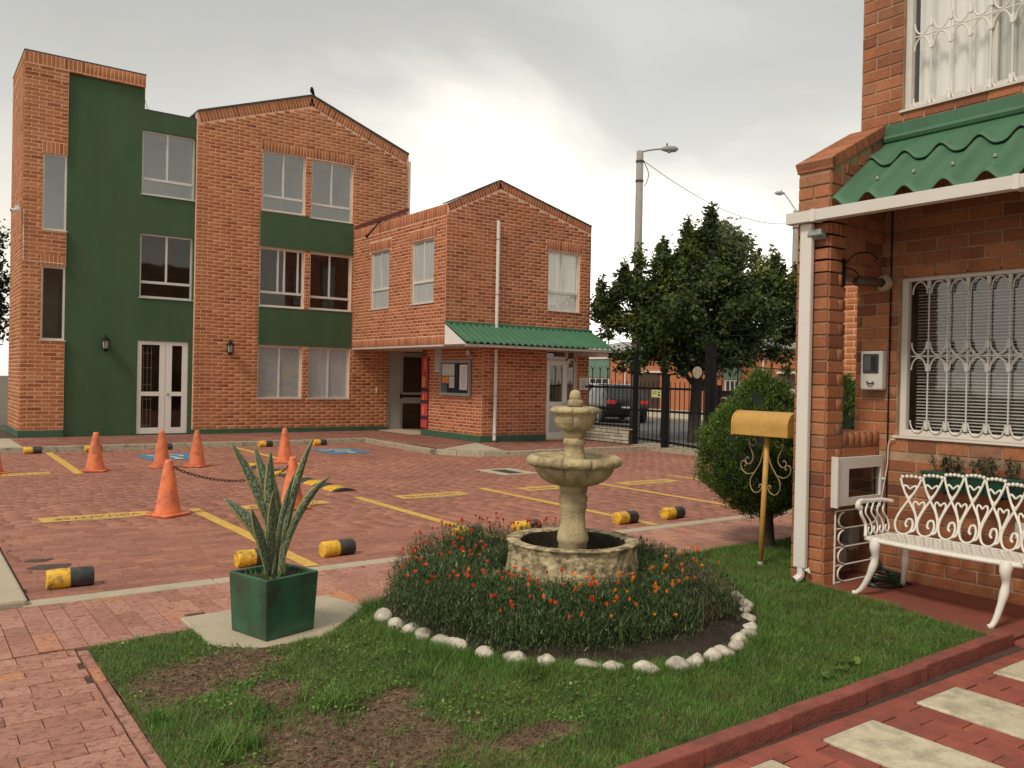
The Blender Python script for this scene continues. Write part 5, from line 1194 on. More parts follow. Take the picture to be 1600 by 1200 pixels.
# ================================================================== white bench
BN = thing('garden_bench', 'white cast iron garden bench with looped heart backrest on the porch', 'bench', (6.15,3.1,.012))
YL, YR = 3.62, 2.50; XF, XBk = 5.95, 6.40
def fr_x(y): g = (y-YR)/(YL-YR)*2-1; return XF+.055*g*g
def bk_x(y): g = (y-YR)/(YL-YR)*2-1; return XBk-.10*abs(g)**2.5
nu, nv = 66, 14; mb = MB(); V = []
for i in range(nu+1):
    y = YR+(YL-YR)*i/nu
    for j in range(nv+1): x = fr_x(y)+(bk_x(y)-fr_x(y))*j/nv; V.append((x, y, .445-.006*math.sin(j/nv*math.pi)))
mb.v = V
for i in range(nu):
    for j in range(nv):
        if 1 < j < nv-1 and 1 < i < nu-2 and ((i+j) % 4 in (1,) or (i-j) % 4 in (2,)) and (i % 2 or j % 2): continue
        a = i*(nv+1)+j; mb.f.append((a, a+nv+1, a+nv+2, a+1)); mb.mi.append(0)
o = mb.build('seat', M_bench, BN); md = o.modifiers.new('t', 'SOLIDIFY'); md.thickness = .014; md.offset = -1
mb = MB(); mb.tube([(fr_x(y), y, .436) for y in np.linspace(YR, YL, 24)], .016, 8); mb.build('seat_rim', M_bench, BN, smooth=True)
def bp(s_, h):   # backrest: s along (0 = left end at YL), h above the seat
    y = YL-.03-s_*(YL-YR-.06); return Vector((bk_x(y)+.02+h*.20, y, .447+h))
ncol = 7; cw = 1/ncol
def bead(p_, r_):
    mb = MB(); bm = bmesh.new(); bmesh.ops.create_icosphere(bm, subdivisions=2, radius=r_); mb.add([v.co+p_ for v in bm.verts], [tuple(v.index for v in f.verts) for f in bm.faces]); bm.free(); mb.build('bead', M_bench, BN, smooth=True)
def scroll(pts, r_, nm='back_scroll', k=5): mb = MB(); mb.tube(cr(pts, k), r_, 7); mb.build(nm, M_bench, BN, smooth=True)
for i in range(ncol):
    c_ = (i+.5)*cw; top = .44+.05*math.sin(c_*math.pi)**2
    def q(u, h): return bp(min(1.0, max(0.0, c_+u*cw)), h*top/.46)
    scroll([q(.47,.452),q(.34,.39),q(.12,.315),q(-.16,.235),q(-.40,.15),q(-.47,.085),q(-.34,.025),q(-.06,.008),q(.22,.03),q(.33,.085),q(.24,.13),q(.06,.125),q(.0,.085),q(.10,.068)], .0092)
    scroll([q(-.47,.452),q(-.34,.39),q(-.12,.315),q(.14,.245),q(.36,.18),q(.47,.11),q(.42,.05),q(.27,.03)], .0092)
    scroll([q(0,.30),q(-.17,.335),q(-.29,.372),q(-.24,.398),q(-.12,.388),q(0,.372),q(.12,.388),q(.24,.398),q(.29,.372),q(.17,.335),q(0,.30)], .0075, 'heart', 4)
    if i < ncol-1: scroll([q(.5,.13),q(.36,.19),q(.24,.245),q(.30,.275),q(.42,.265),q(.5,.25),q(.58,.265),q(.70,.275),q(.76,.245),q(.64,.19),q(.5,.13)], .0075, 'heart', 4)
    for k in range(5): bead(q(-.40+.20*k, .462+.010*math.sin((k+.5)/5*math.pi)), .0150)
for sg, ye in ((1, YL), (-1, YR)):
    mb = MB(); arm = cr([(bk_x(ye)+.07,ye-.005*sg,.70),(6.26,ye+.03*sg,.715),(6.10,ye+.045*sg,.715),(6.0,ye+.045*sg,.72),(5.965,ye+.045*sg,.70),(5.968,ye+.045*sg,.672),(5.995,ye+.045*sg,.672)], 6); mb.tube(arm, [.014+.010*(i/len(arm)) for i in range(len(arm))], 8); mb.build('armrest', M_bench, BN, smooth=True)
    mb = MB(); mb.tube(cr([(5.995,ye+.045*sg,.69),(5.985,ye+.03*sg,.62),(6.03,ye+.02*sg,.54),(6.0,ye,.45)], 6), .013, 7); mb.build('arm_support', M_bench, BN, smooth=True)
    for x0 in (6.07,6.15,6.23,6.31):
        s_ = cr([(x0,ye+.03*sg,.70),(x0-.035,ye+.025*sg,.63),(x0+.02,ye+.02*sg,.565),(x0+.035,ye+.01*sg,.50),(x0,ye+.005*sg,.462),(x0-.03,ye+.005*sg,.49),(x0-.01,ye+.01*sg,.52)], 5); mb = MB(); mb.tube(s_, .0075, 6); mb.build('arm_scroll', M_bench, BN, smooth=True)
for x, y, dx, dy in ((5.985,3.53,-.025,.13),(5.985,2.60,-.075,.05),(6.40,3.52,.10,.08),(6.38,2.60,.02,.03)):
    k = cr([(x+.02,y,.44),(x-.005,y,.385),(x+.01,y+dy*.02,.30),(x+dx*.3,y+dy*.25,.18),(x+dx*.7,y+dy*.65,.07),(x+dx,y+dy,.022),(x+dx*1.25,y+dy*1.2,.016)], 5); n = len(k)
    prof = np.interp(np.linspace(0,1,n), [0,.08,.2,.33,.42,.5,.75,.9,1], [.048,.044,.036,.026,.031,.024,.019,.018,.020])
    mb = MB(); mb.tube(k, list(prof), 10); mb.build('leg', M_bench, BN, smooth=True)

# ================================================================== porch furnishings
WP = thing('window_box', 'dark green trough of dry brown succulents below the barred window behind the bench', 'planter', (6.62,3.1,.80))
mb = MB(); T = lambda e, z: [(6.55-e,2.76-e,z),(6.705,2.76-e,z),(6.705,3.45+e,z),(6.55-e,3.45+e,z)]
mb.add(T(0,.80)+T(.03,.945)+T(.018,.945)+T(.01,.90), [(3,2,1,0)]+[(k,(k+1)%4,4+(k+1)%4,4+k) for k in range(4)]+[(4+k,4+(k+1)%4,8+(k+1)%4,8+k) for k in range(4)]+[(8,9,10,11)[::1]]); mb.build('trough', M_boxplanter, WP, bevel=.005)
mb = MB(); mb.box(6.515,6.55,2.73,3.48,.925,.95); mb.build('rim', M_boxplanter, WP, bevel=.004)
for y in (2.9,3.3): mb = MB(); mb.bar((6.715,y,.79),(6.53,y,.79),.02,.012); mb.build('bracket', M_black, WP)
SU = thing('succulent_row', 'row of brownish dried succulents standing in the green trough', 'plant', (6.62,3.1,.93)); stt = MB(); lv = []
for i in range(26):
    y = 2.80+.62*(i+.5)/26+random.gauss(0,.012); x = random.uniform(6.56,6.68); h = random.uniform(.07,.15); tip = (x+random.gauss(0,.02), y+random.gauss(0,.025), .92+h); stt.tube([(x,y,.91),tip], .004, 5)
    for _ in range(26):
        g = random.uniform(.35,1.05); c_ = np.array([x+(tip[0]-x)*g, y+(tip[1]-y)*g, .92+h*g])+rng.normal(0,.014,3); lv.append(c_)
stt.build('stems', M_dryleaf, SU, 'stuff'); q = np.array(lv); V, F = blades(q, rng.uniform(.018,.036,len(q)), rng.uniform(.010,.020,len(q)), np.full(len(q),1.0), .3, 2); np_mesh('leaves', V, F, M_succ, SU, 'stuff')
MC = thing('gas_meter_cabinet', 'white framed meter cabinet with a dark glass pane on the porch side wall', 'cabinet', (6.4,3.9,.64))
mb = MB(); 
for a_ in ((6.05,6.22,.645,1.02),(6.68,6.70,.645,1.02)): pass
mb.box(6.045,6.20,3.895,3.94,.64,1.025); mb.box(6.665,6.705,3.895,3.94,.64,1.025); mb.box(6.20,6.665,3.895,3.94,.64,.70); mb.box(6.20,6.665,3.895,3.94,.935,1.025); mb.build('frame', M_white, MC)
mb = MB(); mb.box(6.03,6.05,3.885,3.945,.63,1.035); mb.build('hinge_strip', M_white, MC)
mb = MB(); mb.box(6.195,6.67,3.915,3.92,.695,.94); mb.build('pane', M_glass_dark, MC)
mb = MB(); mb.box(6.195,6.67,3.937,3.94,.695,.94); mb.build('back', M_interior, MC)
mb = MB(); mb.tube([(6.25,3.928,.75),(6.6,3.928,.76)], .009, 6); mb.tube(cr([(6.42,3.928,.76),(6.40,3.925,.85),(6.37,3.925,.90)],4), .007, 6); mb.build('pipe', M_darkgrey, MC)
mb = MB(); mb.tube([(6.690,3.895,.83),(6.690,3.87,.83)], .010, 8); mb.build('knob', M_white, MC)
GR = thing('meter_grille', 'white wrought iron grille low on the porch side wall in front of the meter recess', 'grille', (6.4,3.93,0))
mb = MB(); [mb.tube([(x,3.935,.01),(x,3.935,.60)], .008, 6) for x in (6.085,6.70)]; mb.build('upright', M_bench, GR)
for z in (.595,.45,.30,.155,.02):
    mb = MB(); mb.tube([(6.085,3.935,z),(6.70,3.935,z)], .007, 6); mb.build('rail', M_bench, GR)
for z in (.52,.375,.228,.088):
    for x0, sg in ((6.20,-1),(6.60,1)):
        pts = [(x0+sg*(.0+.075*math.sin(a)), 3.93, z+.06*math.cos(a)) for a in np.linspace(0,math.pi,12)]; mb = MB(); mb.tube(pts, .008, 6); mb.build('loop', M_bench, GR, smooth=True)
mb = MB(); mb.box(6.25,6.42,4.03,4.13,.12,.30); mb.box(6.46,6.60,4.03,4.13,.22,.42); o = mb.build('gas_meter', M_grey, None, bevel=.02); tag(o, 'grey gas meters in the dark recess behind the white grille', 'gas meter')
HS_ = thing('garden_hose', 'coiled dark green garden hose heaped on the porch floor under the bench', 'hose', (6.38,3.68,.02)); 
for k in range(5):
    ax_, ay_ = .16+.02*math.sin(k*2.1), .10+.02*math.cos(k*1.7); pts = [(6.42+ax_*math.cos(a)+.03*math.sin(a*2+k), 3.70+ay_*math.sin(a)+.015*math.cos(a*3+k), .022+.02*k+.012*math.sin(a*3+k*1.3)) for a in np.linspace(0,2*math.pi,26)[:-1]]; mb = MB(); mb.tube(pts, .011, 7, True); mb.build('coil', M_hose, HS_, smooth=True)
mb = MB(); mb.tube(cr([(6.5,3.78,.10),(6.54,3.86,.3),(6.56,3.91,.42),(6.60,3.90,.2),(6.58,3.72,.05),(6.62,3.58,.02)],6), .010, 7); mb.build('coil', M_hose, HS_, smooth=True)
DS = thing('meter_box', 'pale grey plastic electricity meter box with a dark window on the brick pier', 'meter box', (6.70,3.99,1.56))
mb = MB(); mb.box(6.63,6.712,3.885,4.085,1.57,1.90); mb.build('case', M_alu, DS, bevel=.018, seg=3)
mb = MB(); mb.box(6.618,6.631,3.915,4.055,1.715,1.875); mb.build('window_bezel', M_darkgrey, DS, bevel=.008); mb = MB(); mb.box(6.612,6.619,3.932,4.038,1.735,1.855); mb.build('pane', M_glass_dark, DS)
mb = MB(); mb.tube([(6.622,3.955,1.64),(6.612,3.97,1.625),(6.612,4.0,1.625),(6.622,4.015,1.64)], .008, 6); mb.build('handle', M_darkgrey, DS)
FL = thing('floodlight', 'small grey floodlight fixed to the column under the white gutter', 'floodlight', (5.93,4.0,2.84))
mb = MB(); mb.add([(5.86,3.97,2.79),(5.86,4.10,2.79),(5.94,4.10,2.76),(5.94,3.97,2.76),(5.87,3.98,2.84),(5.87,4.09,2.84),(5.945,4.09,2.83),(5.945,3.98,2.83)], [(0,1,2,3)[::-1],(4,5,6,7),(0,1,5,4),(1,2,6,5),(2,3,7,6),(3,0,4,7)]); mb.build('housing', M_grey, FL, bevel=.006)
mb = MB(); mb.add([(5.872,3.985,2.7845),(5.872,4.085,2.7845),(5.930,4.085,2.762),(5.930,3.985,2.762)], [(0,1,2,3)[::-1]]); mb.build('lens', M_lampglass, FL); mb = MB(); mb.tube([(5.93,4.03,2.82),(5.955,4.03,2.86)], .008, 6); mb.build('bracket', M_grey, FL)
WB = thing('iron_bracket', 'black scrolled iron plant bracket on the porch column', 'bracket', (6.17,3.94,2.5))
mb = MB(); mb.box(6.115,6.145,3.93,3.944,2.40,2.62); mb.build('plate', M_black, WB); mb = MB(); mb.tube(cr([(6.13,3.93,2.58),(6.18,3.86,2.66),(6.24,3.78,2.66),(6.27,3.74,2.62),(6.25,3.75,2.59)],6), .006, 6); mb.tube(cr([(6.13,3.93,2.42),(6.17,3.88,2.42),(6.20,3.85,2.48),(6.17,3.88,2.53),(6.13,3.93,2.55)],6), .006, 6); mb.build('scroll', M_black, WB, smooth=True)
PI = thing('wall_pipe', 'stub of brown pipe in crumbling white mortar through the porch wall corner', 'pipe', (6.5,3.95,2.47))
mb = MB(); mb.tube([(6.34,3.96,2.455),(6.74,3.90,2.475)], .035, 12); mb.build('tube', simple('brown_pipe', (.13,.07,.05), .6, .2, 8), PI, smooth=True)
mb = MB(); mb.lathe([(.036,-.05),(.06,-.04),(.075,.0),(.06,.03),(.036,.035)], 18, (0,0,0), rough(.014,9,3)); o = mb.build('mortar_patch', M_concrete2, PI, smooth=True, local=True); o.location = Vector((6.68,3.91,2.47))-wloc(PI); o.rotation_euler = (0,math.pi/2,0)
mb = MB(); mb.tube([(6.705,3.865,.35),(6.706,3.868,1.5),(6.704,3.866,3.1)], .007, 5); tag(mb.build('cable', M_black), 'thin black cable running down the wall beside the barred window', 'cable')
mb = MB(); mb.tube(cr([(6.69,3.79,1.17),(6.68,3.84,1.14),(6.68,3.85,.95),(6.66,3.87,.75),(6.64,3.885,.60)],6), .005, 5); tag(mb.build('cable', M_white), 'thin white cable hanging from the window sill to the meter cabinet', 'cable')
tag(MB().box(6.69,6.72,2.62,2.85,.50,.62).build('wall_vent', M_white), 'white slatted vent low on the wall behind the bench', 'vent')

# ================================================================== things on the buildings
def lantern(loc, label):
    t_ = thing('wall_lantern', label, 'wall lantern', loc, 'black wall lanterns')
    mb = MB(); mb.box(-.04,.04,-.0,-.02,-.12,.10); mb.tube(cr([(0,-.02,-.10),(0,-.08,-.16),(0,-.12,-.13)],5), .012, 6); mb.build('bracket', M_black, t_, local=True)
    mb = MB(); 
    for k in range(6):
        a = k*math.pi/3; mb.tube([(.062*math.cos(a),-.12+.062*math.sin(a),-.10),(.085*math.cos(a),-.12+.085*math.sin(a),.08)], .006, 4)
    mb.build('cage', M_black, t_, local=True)
    mb = MB(); mb.lathe([(.055,-.10),(.078,.078)], 6); o = mb.build('glass', M_lampglass, t_, local=True); o.location = (0,-.12,0)
    mb = MB(); mb.lathe([(.0,.08),(.105,.08),(.10,.095),(.06,.13),(.035,.16),(.014,.175),(.012,.215),(.0,.235)], 12); o = mb.build('cap', M_black, t_, local=True); o.location = (0,-.12,0)
    mb = MB(); mb.lathe([(.0,-.17),(.02,-.155),(.035,-.13),(.07,-.12),(.07,-.098),(.0,-.098)], 12); o = mb.build('base', M_black, t_, local=True); o.location = (0,-.12,0); return t_
l0 = lantern((3.87,YA+.066,2.22), 'black wall lantern mounted on the dark green wall'); l1 = copy_tree(l0); l1.location = (6.70,YA-.01,2.23); l1['label'] = 'black wall lantern mounted on bare brick right of the white double door'
def seccam(loc, label, d):
    t_ = thing('security_camera', label, 'security camera', loc); mb = MB(); mb.box(-.04,.04,-.0,.04,-.06,.06); mb.build('mount', M_white, t_, local=True)
    d = Vector(d).normalized(); a = Vector((0,-.02,-.05)); mb = MB(); mb.tube([(0,0,0),(0,-.05,-.01),tuple(a)], .014, 7); mb.build('arm', M_white, t_, local=True)
    mb = MB(); mb.tube([tuple(a-d*.05),tuple(a+d*.13)], .04, 12); mb.build('body', M_white, t_, smooth=False, local=True); mb = MB(); mb.tube([tuple(a+d*.131),tuple(a+d*.136)], .028, 12); mb.build('lens', M_black, t_, local=True); return t_
seccam((2.06,YA-.02,5.12), 'white security camera high on the left edge of the tower', (-.9,-.3,-.25)); seccam((11.03,16.95,2.22), 'white security camera under the left end of the green awning', (-.5,-.8,-.3))
mb = MB(); mb.box(11.03,11.07,16.8,16.95,2.24,2.32); 
BD_ = thing('blackbird', 'small black bird perched on the gable ridge', 'bird', (8.77,YA,9.02))
k = [(8.84,YA,8.98),(8.80,YA,9.04),(8.765,YA,9.10),(8.755,YA,9.16),(8.74,YA,9.195),(8.715,YA,9.19)]; mb = MB(); mb.tube(k, [.012,.035,.055,.048,.034,.004], 10); mb.build('body', M_black, BD_, smooth=True)
mb = MB(); mb.bar((8.82,YA,9.03),(8.90,YA,8.93),.035,.012); mb.build('tail', M_black, BD_); mb = MB(); [mb.tube([(8.775,YA+s_,9.06),(8.775,YA+s_,8.985)], .006, 5) for s_ in (-.015,.015)]; mb.build('legs', M_black, BD_)
tag(MB().box(10.79,10.83,YA-.03,YA-.011,1.15,1.29).build('wall_switch', M_white, None, bevel=.005), 'small white intercom box on the brick wall beside the grey entrance', 'intercom')
FP = thing('flagpole_bracket', 'black iron pole jutting out from the red brick side wall under the eave', 'pole', (XB,19.6,5.3)); mb = MB(); mb.tube([(XB+.0,19.75,5.62),(XB-.45,19.55,5.18)], .02, 8); mb.build('rod', M_black, FP); mb = MB(); mb.tube([(XB-.45,19.55,5.18),(XB-.50,19.53,5.13)], .035, 8); mb.build('end_cap', M_black, FP); mb = MB(); mb.tube([(XB-.01,19.2,5.62),(XB-.45,19.55,5.2)], .004, 4); mb.build('stay', M_black, FP)
NB = thing('notice_board', 'grey framed notice board with papers pinned on dark cloth under the awning', 'notice board', (11.07,17.6,1.16))
pn = Pl('x', 11.08); y0, y1, z0, z1 = 16.90, 18.28, 1.17, 2.04; mb = MB(); pn.box(mb, y0,y1,z0,z0+.07,-.05,.0); pn.box(mb, y0,y1,z1-.07,z1,-.05,.0); pn.box(mb, y0,y0+.07,z0+.07,z1-.07,-.05,.0); pn.box(mb, y1-.07,y1,z0+.07,z1-.07,-.05,.0); mb.build('frame', M_grey, NB)
mb = MB(); pn.box(mb, y0+.07,y1-.07,z0+.07,z1-.07,-.02,0); mb.build('cloth', M_board, NB)
for a, b_, c0, c1, mt in ((17.62,18.20,1.66,1.95,M_greypaper),(17.88,18.20,1.47,1.64,M_orangepaper),(17.62,17.86,1.36,1.64,M_greypaper),(17.04,17.38,1.32,1.93,M_paper),(17.96,18.2,1.24,1.44,M_bluepaper)): p = MB(); pn.box(p, a,b_,c0,c1,-.026,-.021); p.build('sheet', mt, NB)
for a, b_, c0 in ((17.07,17.35,0),): 
    for i in range(14): p = MB(); pn.box(p, a+.02,b_-.03-random.uniform(0,.1),1.86-i*.036,1.868-i*.036,-.0275,-.0262); p.build('text_line', M_grey, NB)
BNr = thing('banner', 'narrow red banner with gold figures and dark bands hanging beside the grey entrance', 'banner', (11.05,19.05,.3)); p = MB(); pn.box(p, 18.90,19.22,.31,2.16,-.03,-.012); p.build('cloth', M_banner, BNr)
for z in (.52,.93,1.24): p = MB(); pn.box(p, 18.895,19.225,z,z+.09,-.036,-.031); p.build('dark_band', M_bannerdark, BNr)
for a, b_, c0, c1 in ((19.02,19.16,1.36,1.62),(19.07,19.11,1.02,1.18),(19.07,19.11,.64,.86),(19.0,19.06,1.80,2.08)): p = MB(); pn.box(p, a,b_,c0,c1,-.036,-.031); p.build('gold_figure', M_bannergold, BNr)
SG = thing('wall_sign', 'small white notice plate on brick right of the glazed door', 'sign', (14.24,YB-.02,1.5)); p = MB(); pf.box(p, 14.09,14.38,1.36,1.68,-.03,-.01); p.build('plate', M_paper, SG)
for i in range(5): p = MB(); pf.box(p, 14.13,14.34-random.uniform(0,.06),1.60-i*.045,1.615-i*.045,-.0325,-.0305); p.build('text_line', M_grey, SG)
# ================================================================== street beyond the gate
sheet('street', [(14.45,-40),(26,-40),(26,60),(14.45,60)], .06, M_asphalt)
sheet('far_sidewalk', [(26.0,-40),(34,-40),(34,60),(26.0,60)], .13, M_concrete2)
b = MB(); b.box(25.85,26.0,-40,60,.0,.135); b.build('street_kerb', M_concrete, None, 'structure')
dv = MB(); dv.add([(14.20,7.0,-.06),(14.9,7.0,-.06),(14.9,14.64,-.06),(14.20,14.64,-.06),(14.20,7.0,.04),(14.9,7.0,.08),(14.9,14.64,.13),(14.20,14.64,.108)], [(3,2,1,0),(4,5,6,7),(0,1,5,4),(1,2,6,5),(2,3,7,6),(3,0,4,7)]); dv.build('driveway', M_concrete, None, 'structure')
sheet('side_verge', [(7.6,3.0),(14.4,3.0),(14.4,5.36),(7.6,5.36)], -.004, M_ground)
# low stone faced wall with railing, gate, louvred fence
SW_ = thing('stone_wall', 'low wall of split stone pieces under the black railing at the corner of the red building', 'wall', (14.3,15.5,.1))
mb = MB(); mb.box(14.14,14.44,14.66,16.46,.1,.44); mb.build('core', M_joint, SW_)
M_split = simple('split_stone', (.40,.36,.29), .9, .2, 12, .5, 50, dirt=(.16,.14,.11), dscale=6, damt=.5, rnd=.25)
z = .11
for r_, hh in enumerate((.075,.085,.07,.09)):
    y = 14.66
    while y < 16.44:
        L = random.uniform(.16,.42); y1 = min(y+L, 16.45); p = MB(); p.box(14.12+random.uniform(-.012,.012), 14.145, y+.006, y1-.006, z+.005, z+hh-.005); p.build('stone', M_split, SW_, bevel=.008, seg=1); y = y1
    z += hh
p = MB(); p.box(14.11,14.46,14.64,16.46,.44,.455); p.build('coping', M_concrete, SW_)
def railing(name, label, y0, y1, zb0, zb1, xg, spikes=True, mid=.93, step=.14, ground=True):
    t_ = thing(name, label, 'gate' if 'gate' in name else 'fence', (xg,(y0+y1)/2,.1))
    def zb(y): return zb0+(zb1-zb0)*(y-y0)/(y1-y0)
    for z in (1.455, mid): mb = MB(); mb.bar((xg,y0,z),(xg,y1,z),.035,.05); mb.build('rail', M_black, t_)
    mb = MB(); mb.bar((xg,y0,zb0+.06),(xg,y1,zb1+.06),.035,.05); mb.build('rail', M_black, t_)
    y = y0+step/2; i = 0
    while y < y1:
        mb = MB(); mb.tube([(xg,y,zb(y)),(xg,y,1.62 if i % 2 else 1.60)], .011, 5); mb.build('bar', M_black, t_)
        if spikes and i % 2 == 0:
            mb = MB(); mb.tube([(xg,y,1.47),(xg,y,1.93)], .012, 5); mb.tube([(xg,y+.06,1.98),(xg,y+.03,1.92),(xg,y,1.86)], .009, 4); mb.tube([(xg,y-.06,1.98),(xg,y-.03,1.92),(xg,y,1.86)], .009, 4); mb.build('spike', M_black, t_)
        y += step; i += 1
    return t_
railing('fence', 'black iron railing with barbed spikes on top of the stone wall beside the red building', 14.72, 16.44, .46, .46, 14.3)
railing('gate', 'black iron vehicle gate of vertical bars, left leaf beside the stone wall', 13.70, 14.58, .17, .20, 14.3, False); railing('gate', 'black iron vehicle gate of vertical bars, right leaf in front of the tree trunk', 12.45, 13.60, .10, .17, 14.3, False)
def post(loc, w_, h, label, nm='gate_post'):
    t_ = MB(); x, y, z = loc; t_.box(x-w_/2,x+w_/2,y-w_/2,y+w_/2,z,h); t_.box(x-w_/2-.01,x+w_/2+.01,y-w_/2-.01,y+w_/2+.01,h,h+.03); o = t_.build(nm, M_black, None); tag(o, label, 'post')
post((14.3,14.63,.1), .09, 2.3, 'tall black gate post at the end of the stone wall')
post((14.3,13.65,.1), .13, 1.75, 'black middle post between the two leaves of the gate')
post((14.3,12.34,.0), .17, 2.45, 'thick tall black post at the right end of the gate')
LF = thing('louvre_fence', 'dark fence of horizontal boards with spikes behind the cypress bush', 'fence', (14.3,10,.0))
for k in range(8): p = MB(); p.box(14.28,14.31,7.2,12.15,.12+k*.17,.26+k*.17); p.build('board', M_black, LF)
for y in (7.2,8.4,9.6,10.8,12.1): p = MB(); p.box(14.26,14.34,y-.04,y+.04,0,1.56); p.build('fence_post', M_black, LF)
y = 7.4
while y < 12.1:
    p = MB(); p.tube([(14.3,y,1.45),(14.3,y,1.85),(14.26,y-.03,1.98),(14.2,y-.1,2.05)], .014, 5); p.build('spike', M_black, LF); y += .42
for z in (2.15,2.4,2.62,2.85): tag(MB().tube([(14.3,12.3,z),(14.3,10,z-.01),(14.3,7.2,z)], .006, 4).build('fence_wire', M_black), 'thin electric security wire strung right of the tall black post', 'wire', 'security wires above the fence')
def plate(nm, label, y0, y1, z0, z1, x, mat, marks=()):
    t_ = thing(nm, label, 'sign', (x,(y0+y1)/2,z0)); p = MB(); p.box(x-.012,x,y0,y1,z0,z1); p.build('plate', mat, t_)
    for a, b_, c0, c1, mt in marks: p = MB(); p.box(x-.0155,x-.0125,y0+(y1-y0)*a,y0+(y1-y0)*b_,z0+(z1-z0)*c0,z0+(z1-z0)*c1); p.build('print', mt, t_)
plate('gate_sign', 'yellow green sign with dark print on the left leaf of the gate', 13.76,14.06,1.25,1.42,14.27,M_sign_y,((.1,.3,.2,.45,M_black),(.12,.28,.6,.8,M_black),(.45,.9,.68,.78,M_darkgrey),(.45,.9,.45,.53,M_darkgrey)))
plate('warning_sign', 'white warning sign with red and black marks on the dark fence at the cypress top', 10.0,10.42,1.20,1.52,14.25,M_whitefar,((.08,.2,.7,.85,M_tail),(.3,.5,.2,.55,M_black),(.65,.85,.3,.5,M_black),(.6,.9,.72,.84,M_tail),(.1,.2,.2,.35,M_black)))
t_ = thing('round_sign', 'round grey convex sign mounted by the gate in front of the tree', 'sign', (14.25,12.66,1.83)); mb = MB(); mb.lathe([(.0,.0),(.13,.0),(.135,.012),(.13,.02),(0,.03)], 24); o = mb.build('disc', simple('weathered_disc', (.30,.26,.20), .6, .3, 14), t_, local=True); o.rotation_euler = (0,-math.pi/2,0); mb = MB(); mb.bar((14.27,12.62,1.75),(14.3,12.45,1.6),.02); mb.build('bracket', M_black, t_)

# ================================================================== trees
def leaves_np(C, size, up=.2, droop=.0):
    N = len(C); az = rng.uniform(0,2*np.pi,N); el = rng.normal(-.25,.55,N); ax = np.stack([np.cos(az)*np.cos(el), np.sin(az)*np.cos(el), np.sin(el)],1)
    rv = rng.normal(0,1,(N,3)); sd = np.cross(ax, rv); sd /= np.linalg.norm(sd,axis=1)[:,None]; s_ = size*rng.uniform(.6,1.35,N)[:,None]; nr = np.cross(ax, sd)
    V = np.stack([C, C+ax*s_*.5+sd*s_*.24+nr*s_*.06, C+ax*s_, C+ax*s_*.5-sd*s_*.24+nr*s_*.06],1); return V.reshape(-1,3), np.arange(4*N).reshape(-1,4)
def tree(nm, label, base, trunk, blobs, nleaf, size, mat, group=None, spires=()):
    t_ = thing(nm, label, 'tree', base, group); mb = MB(); b0 = Vector(base)
    tops = []
    for pts, r0, r1 in trunk: k = cr(pts, 6); n = len(k); mb.tube(k, list(np.linspace(r0,r1,n)), 9)
    C = []; cents = []
    tot = sum(b_[3]*b_[4]*b_[5] for b_ in blobs)
    for (x, y, z, rx, ry, rz) in blobs:
        k = max(3, int(150*rx*ry*rz/tot))
        for _ in range(k):
            d = rng.normal(0,1,3); d /= np.linalg.norm(d); q = rng.uniform(.35,1)**.5; cents.append((x+d[0]*rx*q, y+d[1]*ry*q, z+d[2]*rz*q, rng.uniform(.17,.44)*min(1.2,(rx+rz)/2*.75)))
    for sx_, sy_, sz_, sh in spires:
        for g in np.linspace(0,1,6): cents.append((sx_, sy_, sz_+sh*g, .26*(1-.78*g)))
    top = [c_ for c_ in cents if c_[2] > np.median([q[2] for q in cents])] if spires else []
    for c_ in random.sample(top, min(26, len(top))):
        for g in np.linspace(0,1,4): cents.append((c_[0], c_[1], c_[2]+c_[3]*.7+.42*g, .15*(1-.72*g)))
    cents = np.array(cents); vol = cents[:,3]**2.2; cnt = np.maximum(6, (nleaf*vol/vol.sum()).astype(int))
    for c_, n in zip(cents, cnt): C.append(c_[:3]+rng.normal(0,1,(n,3))*c_[3]*np.array([.62,.62,.5]))
    C = np.concatenate(C); V, F = leaves_np(C, size); np_mesh('crown', V, F, mat, t_, 'stuff')
    tr0 = trunk[0][0][-1]
    for c_ in cents[::3]:
        a = Vector(tr0)+Vector((random.gauss(0,.1),random.gauss(0,.1),random.uniform(-.5,.5))); e = Vector(c_[:3]); m_ = a.lerp(e,.5)+Vector((random.gauss(0,.12),random.gauss(0,.12),-.12)); mb.tube(cr([a,m_,e],4), list(np.linspace(.035,.008,9)), 5)
    mb.build('trunk', M_bark, t_, smooth=True); return t_
# the tree behind the gate
R_ = Vector((CR[0],CR[1],0)); Fv = Vector((CF[0],CF[1],0)); tc = Vector((16.8,14.98,0))
def tp_at(l, z, d=0): v = tc+R_*l+Fv*d; return (v.x, v.y, z)
bl_ = []
for l, z, d, rx, rz in ((0.1,3.6,0,1.5,1.25),(-1.3,3.2,.1,1.15,.95),(1.3,3.2,0,1.15,1.0),(.25,4.75,0,.85,.9),(-.7,4.25,.2,.8,.7),(1.1,4.2,-.1,.8,.7),(-1.95,2.75,0,.9,.75),(-1.75,3.55,0,.85,.7),(-2.3,2.4,0,.7,.5),(-2.45,3.3,.1,.5,.5),(1.95,3.75,0,.75,.7),(2.55,3.3,0,.55,.7),(.6,4.3,-.3,.9,.7),(2.15,3.0,0,.85,.85),(2.3,2.4,0,.6,.5),(.2,2.6,.2,1.5,.65),(-1.3,2.3,-.2,.95,.5),(1.7,2.45,-.2,.95,.5),(.4,2.35,-.6,1.0,.4),(-1.9,2.15,0,.6,.35),(-.2,3.2,-.9,1.2,.9),(-.55,2.2,-.3,.8,.35),(2.5,2.5,.2,.4,.5)):
    x, y, z_ = tp_at(l, z, d); bl_.append((x, y, z_, rx, rx, rz))
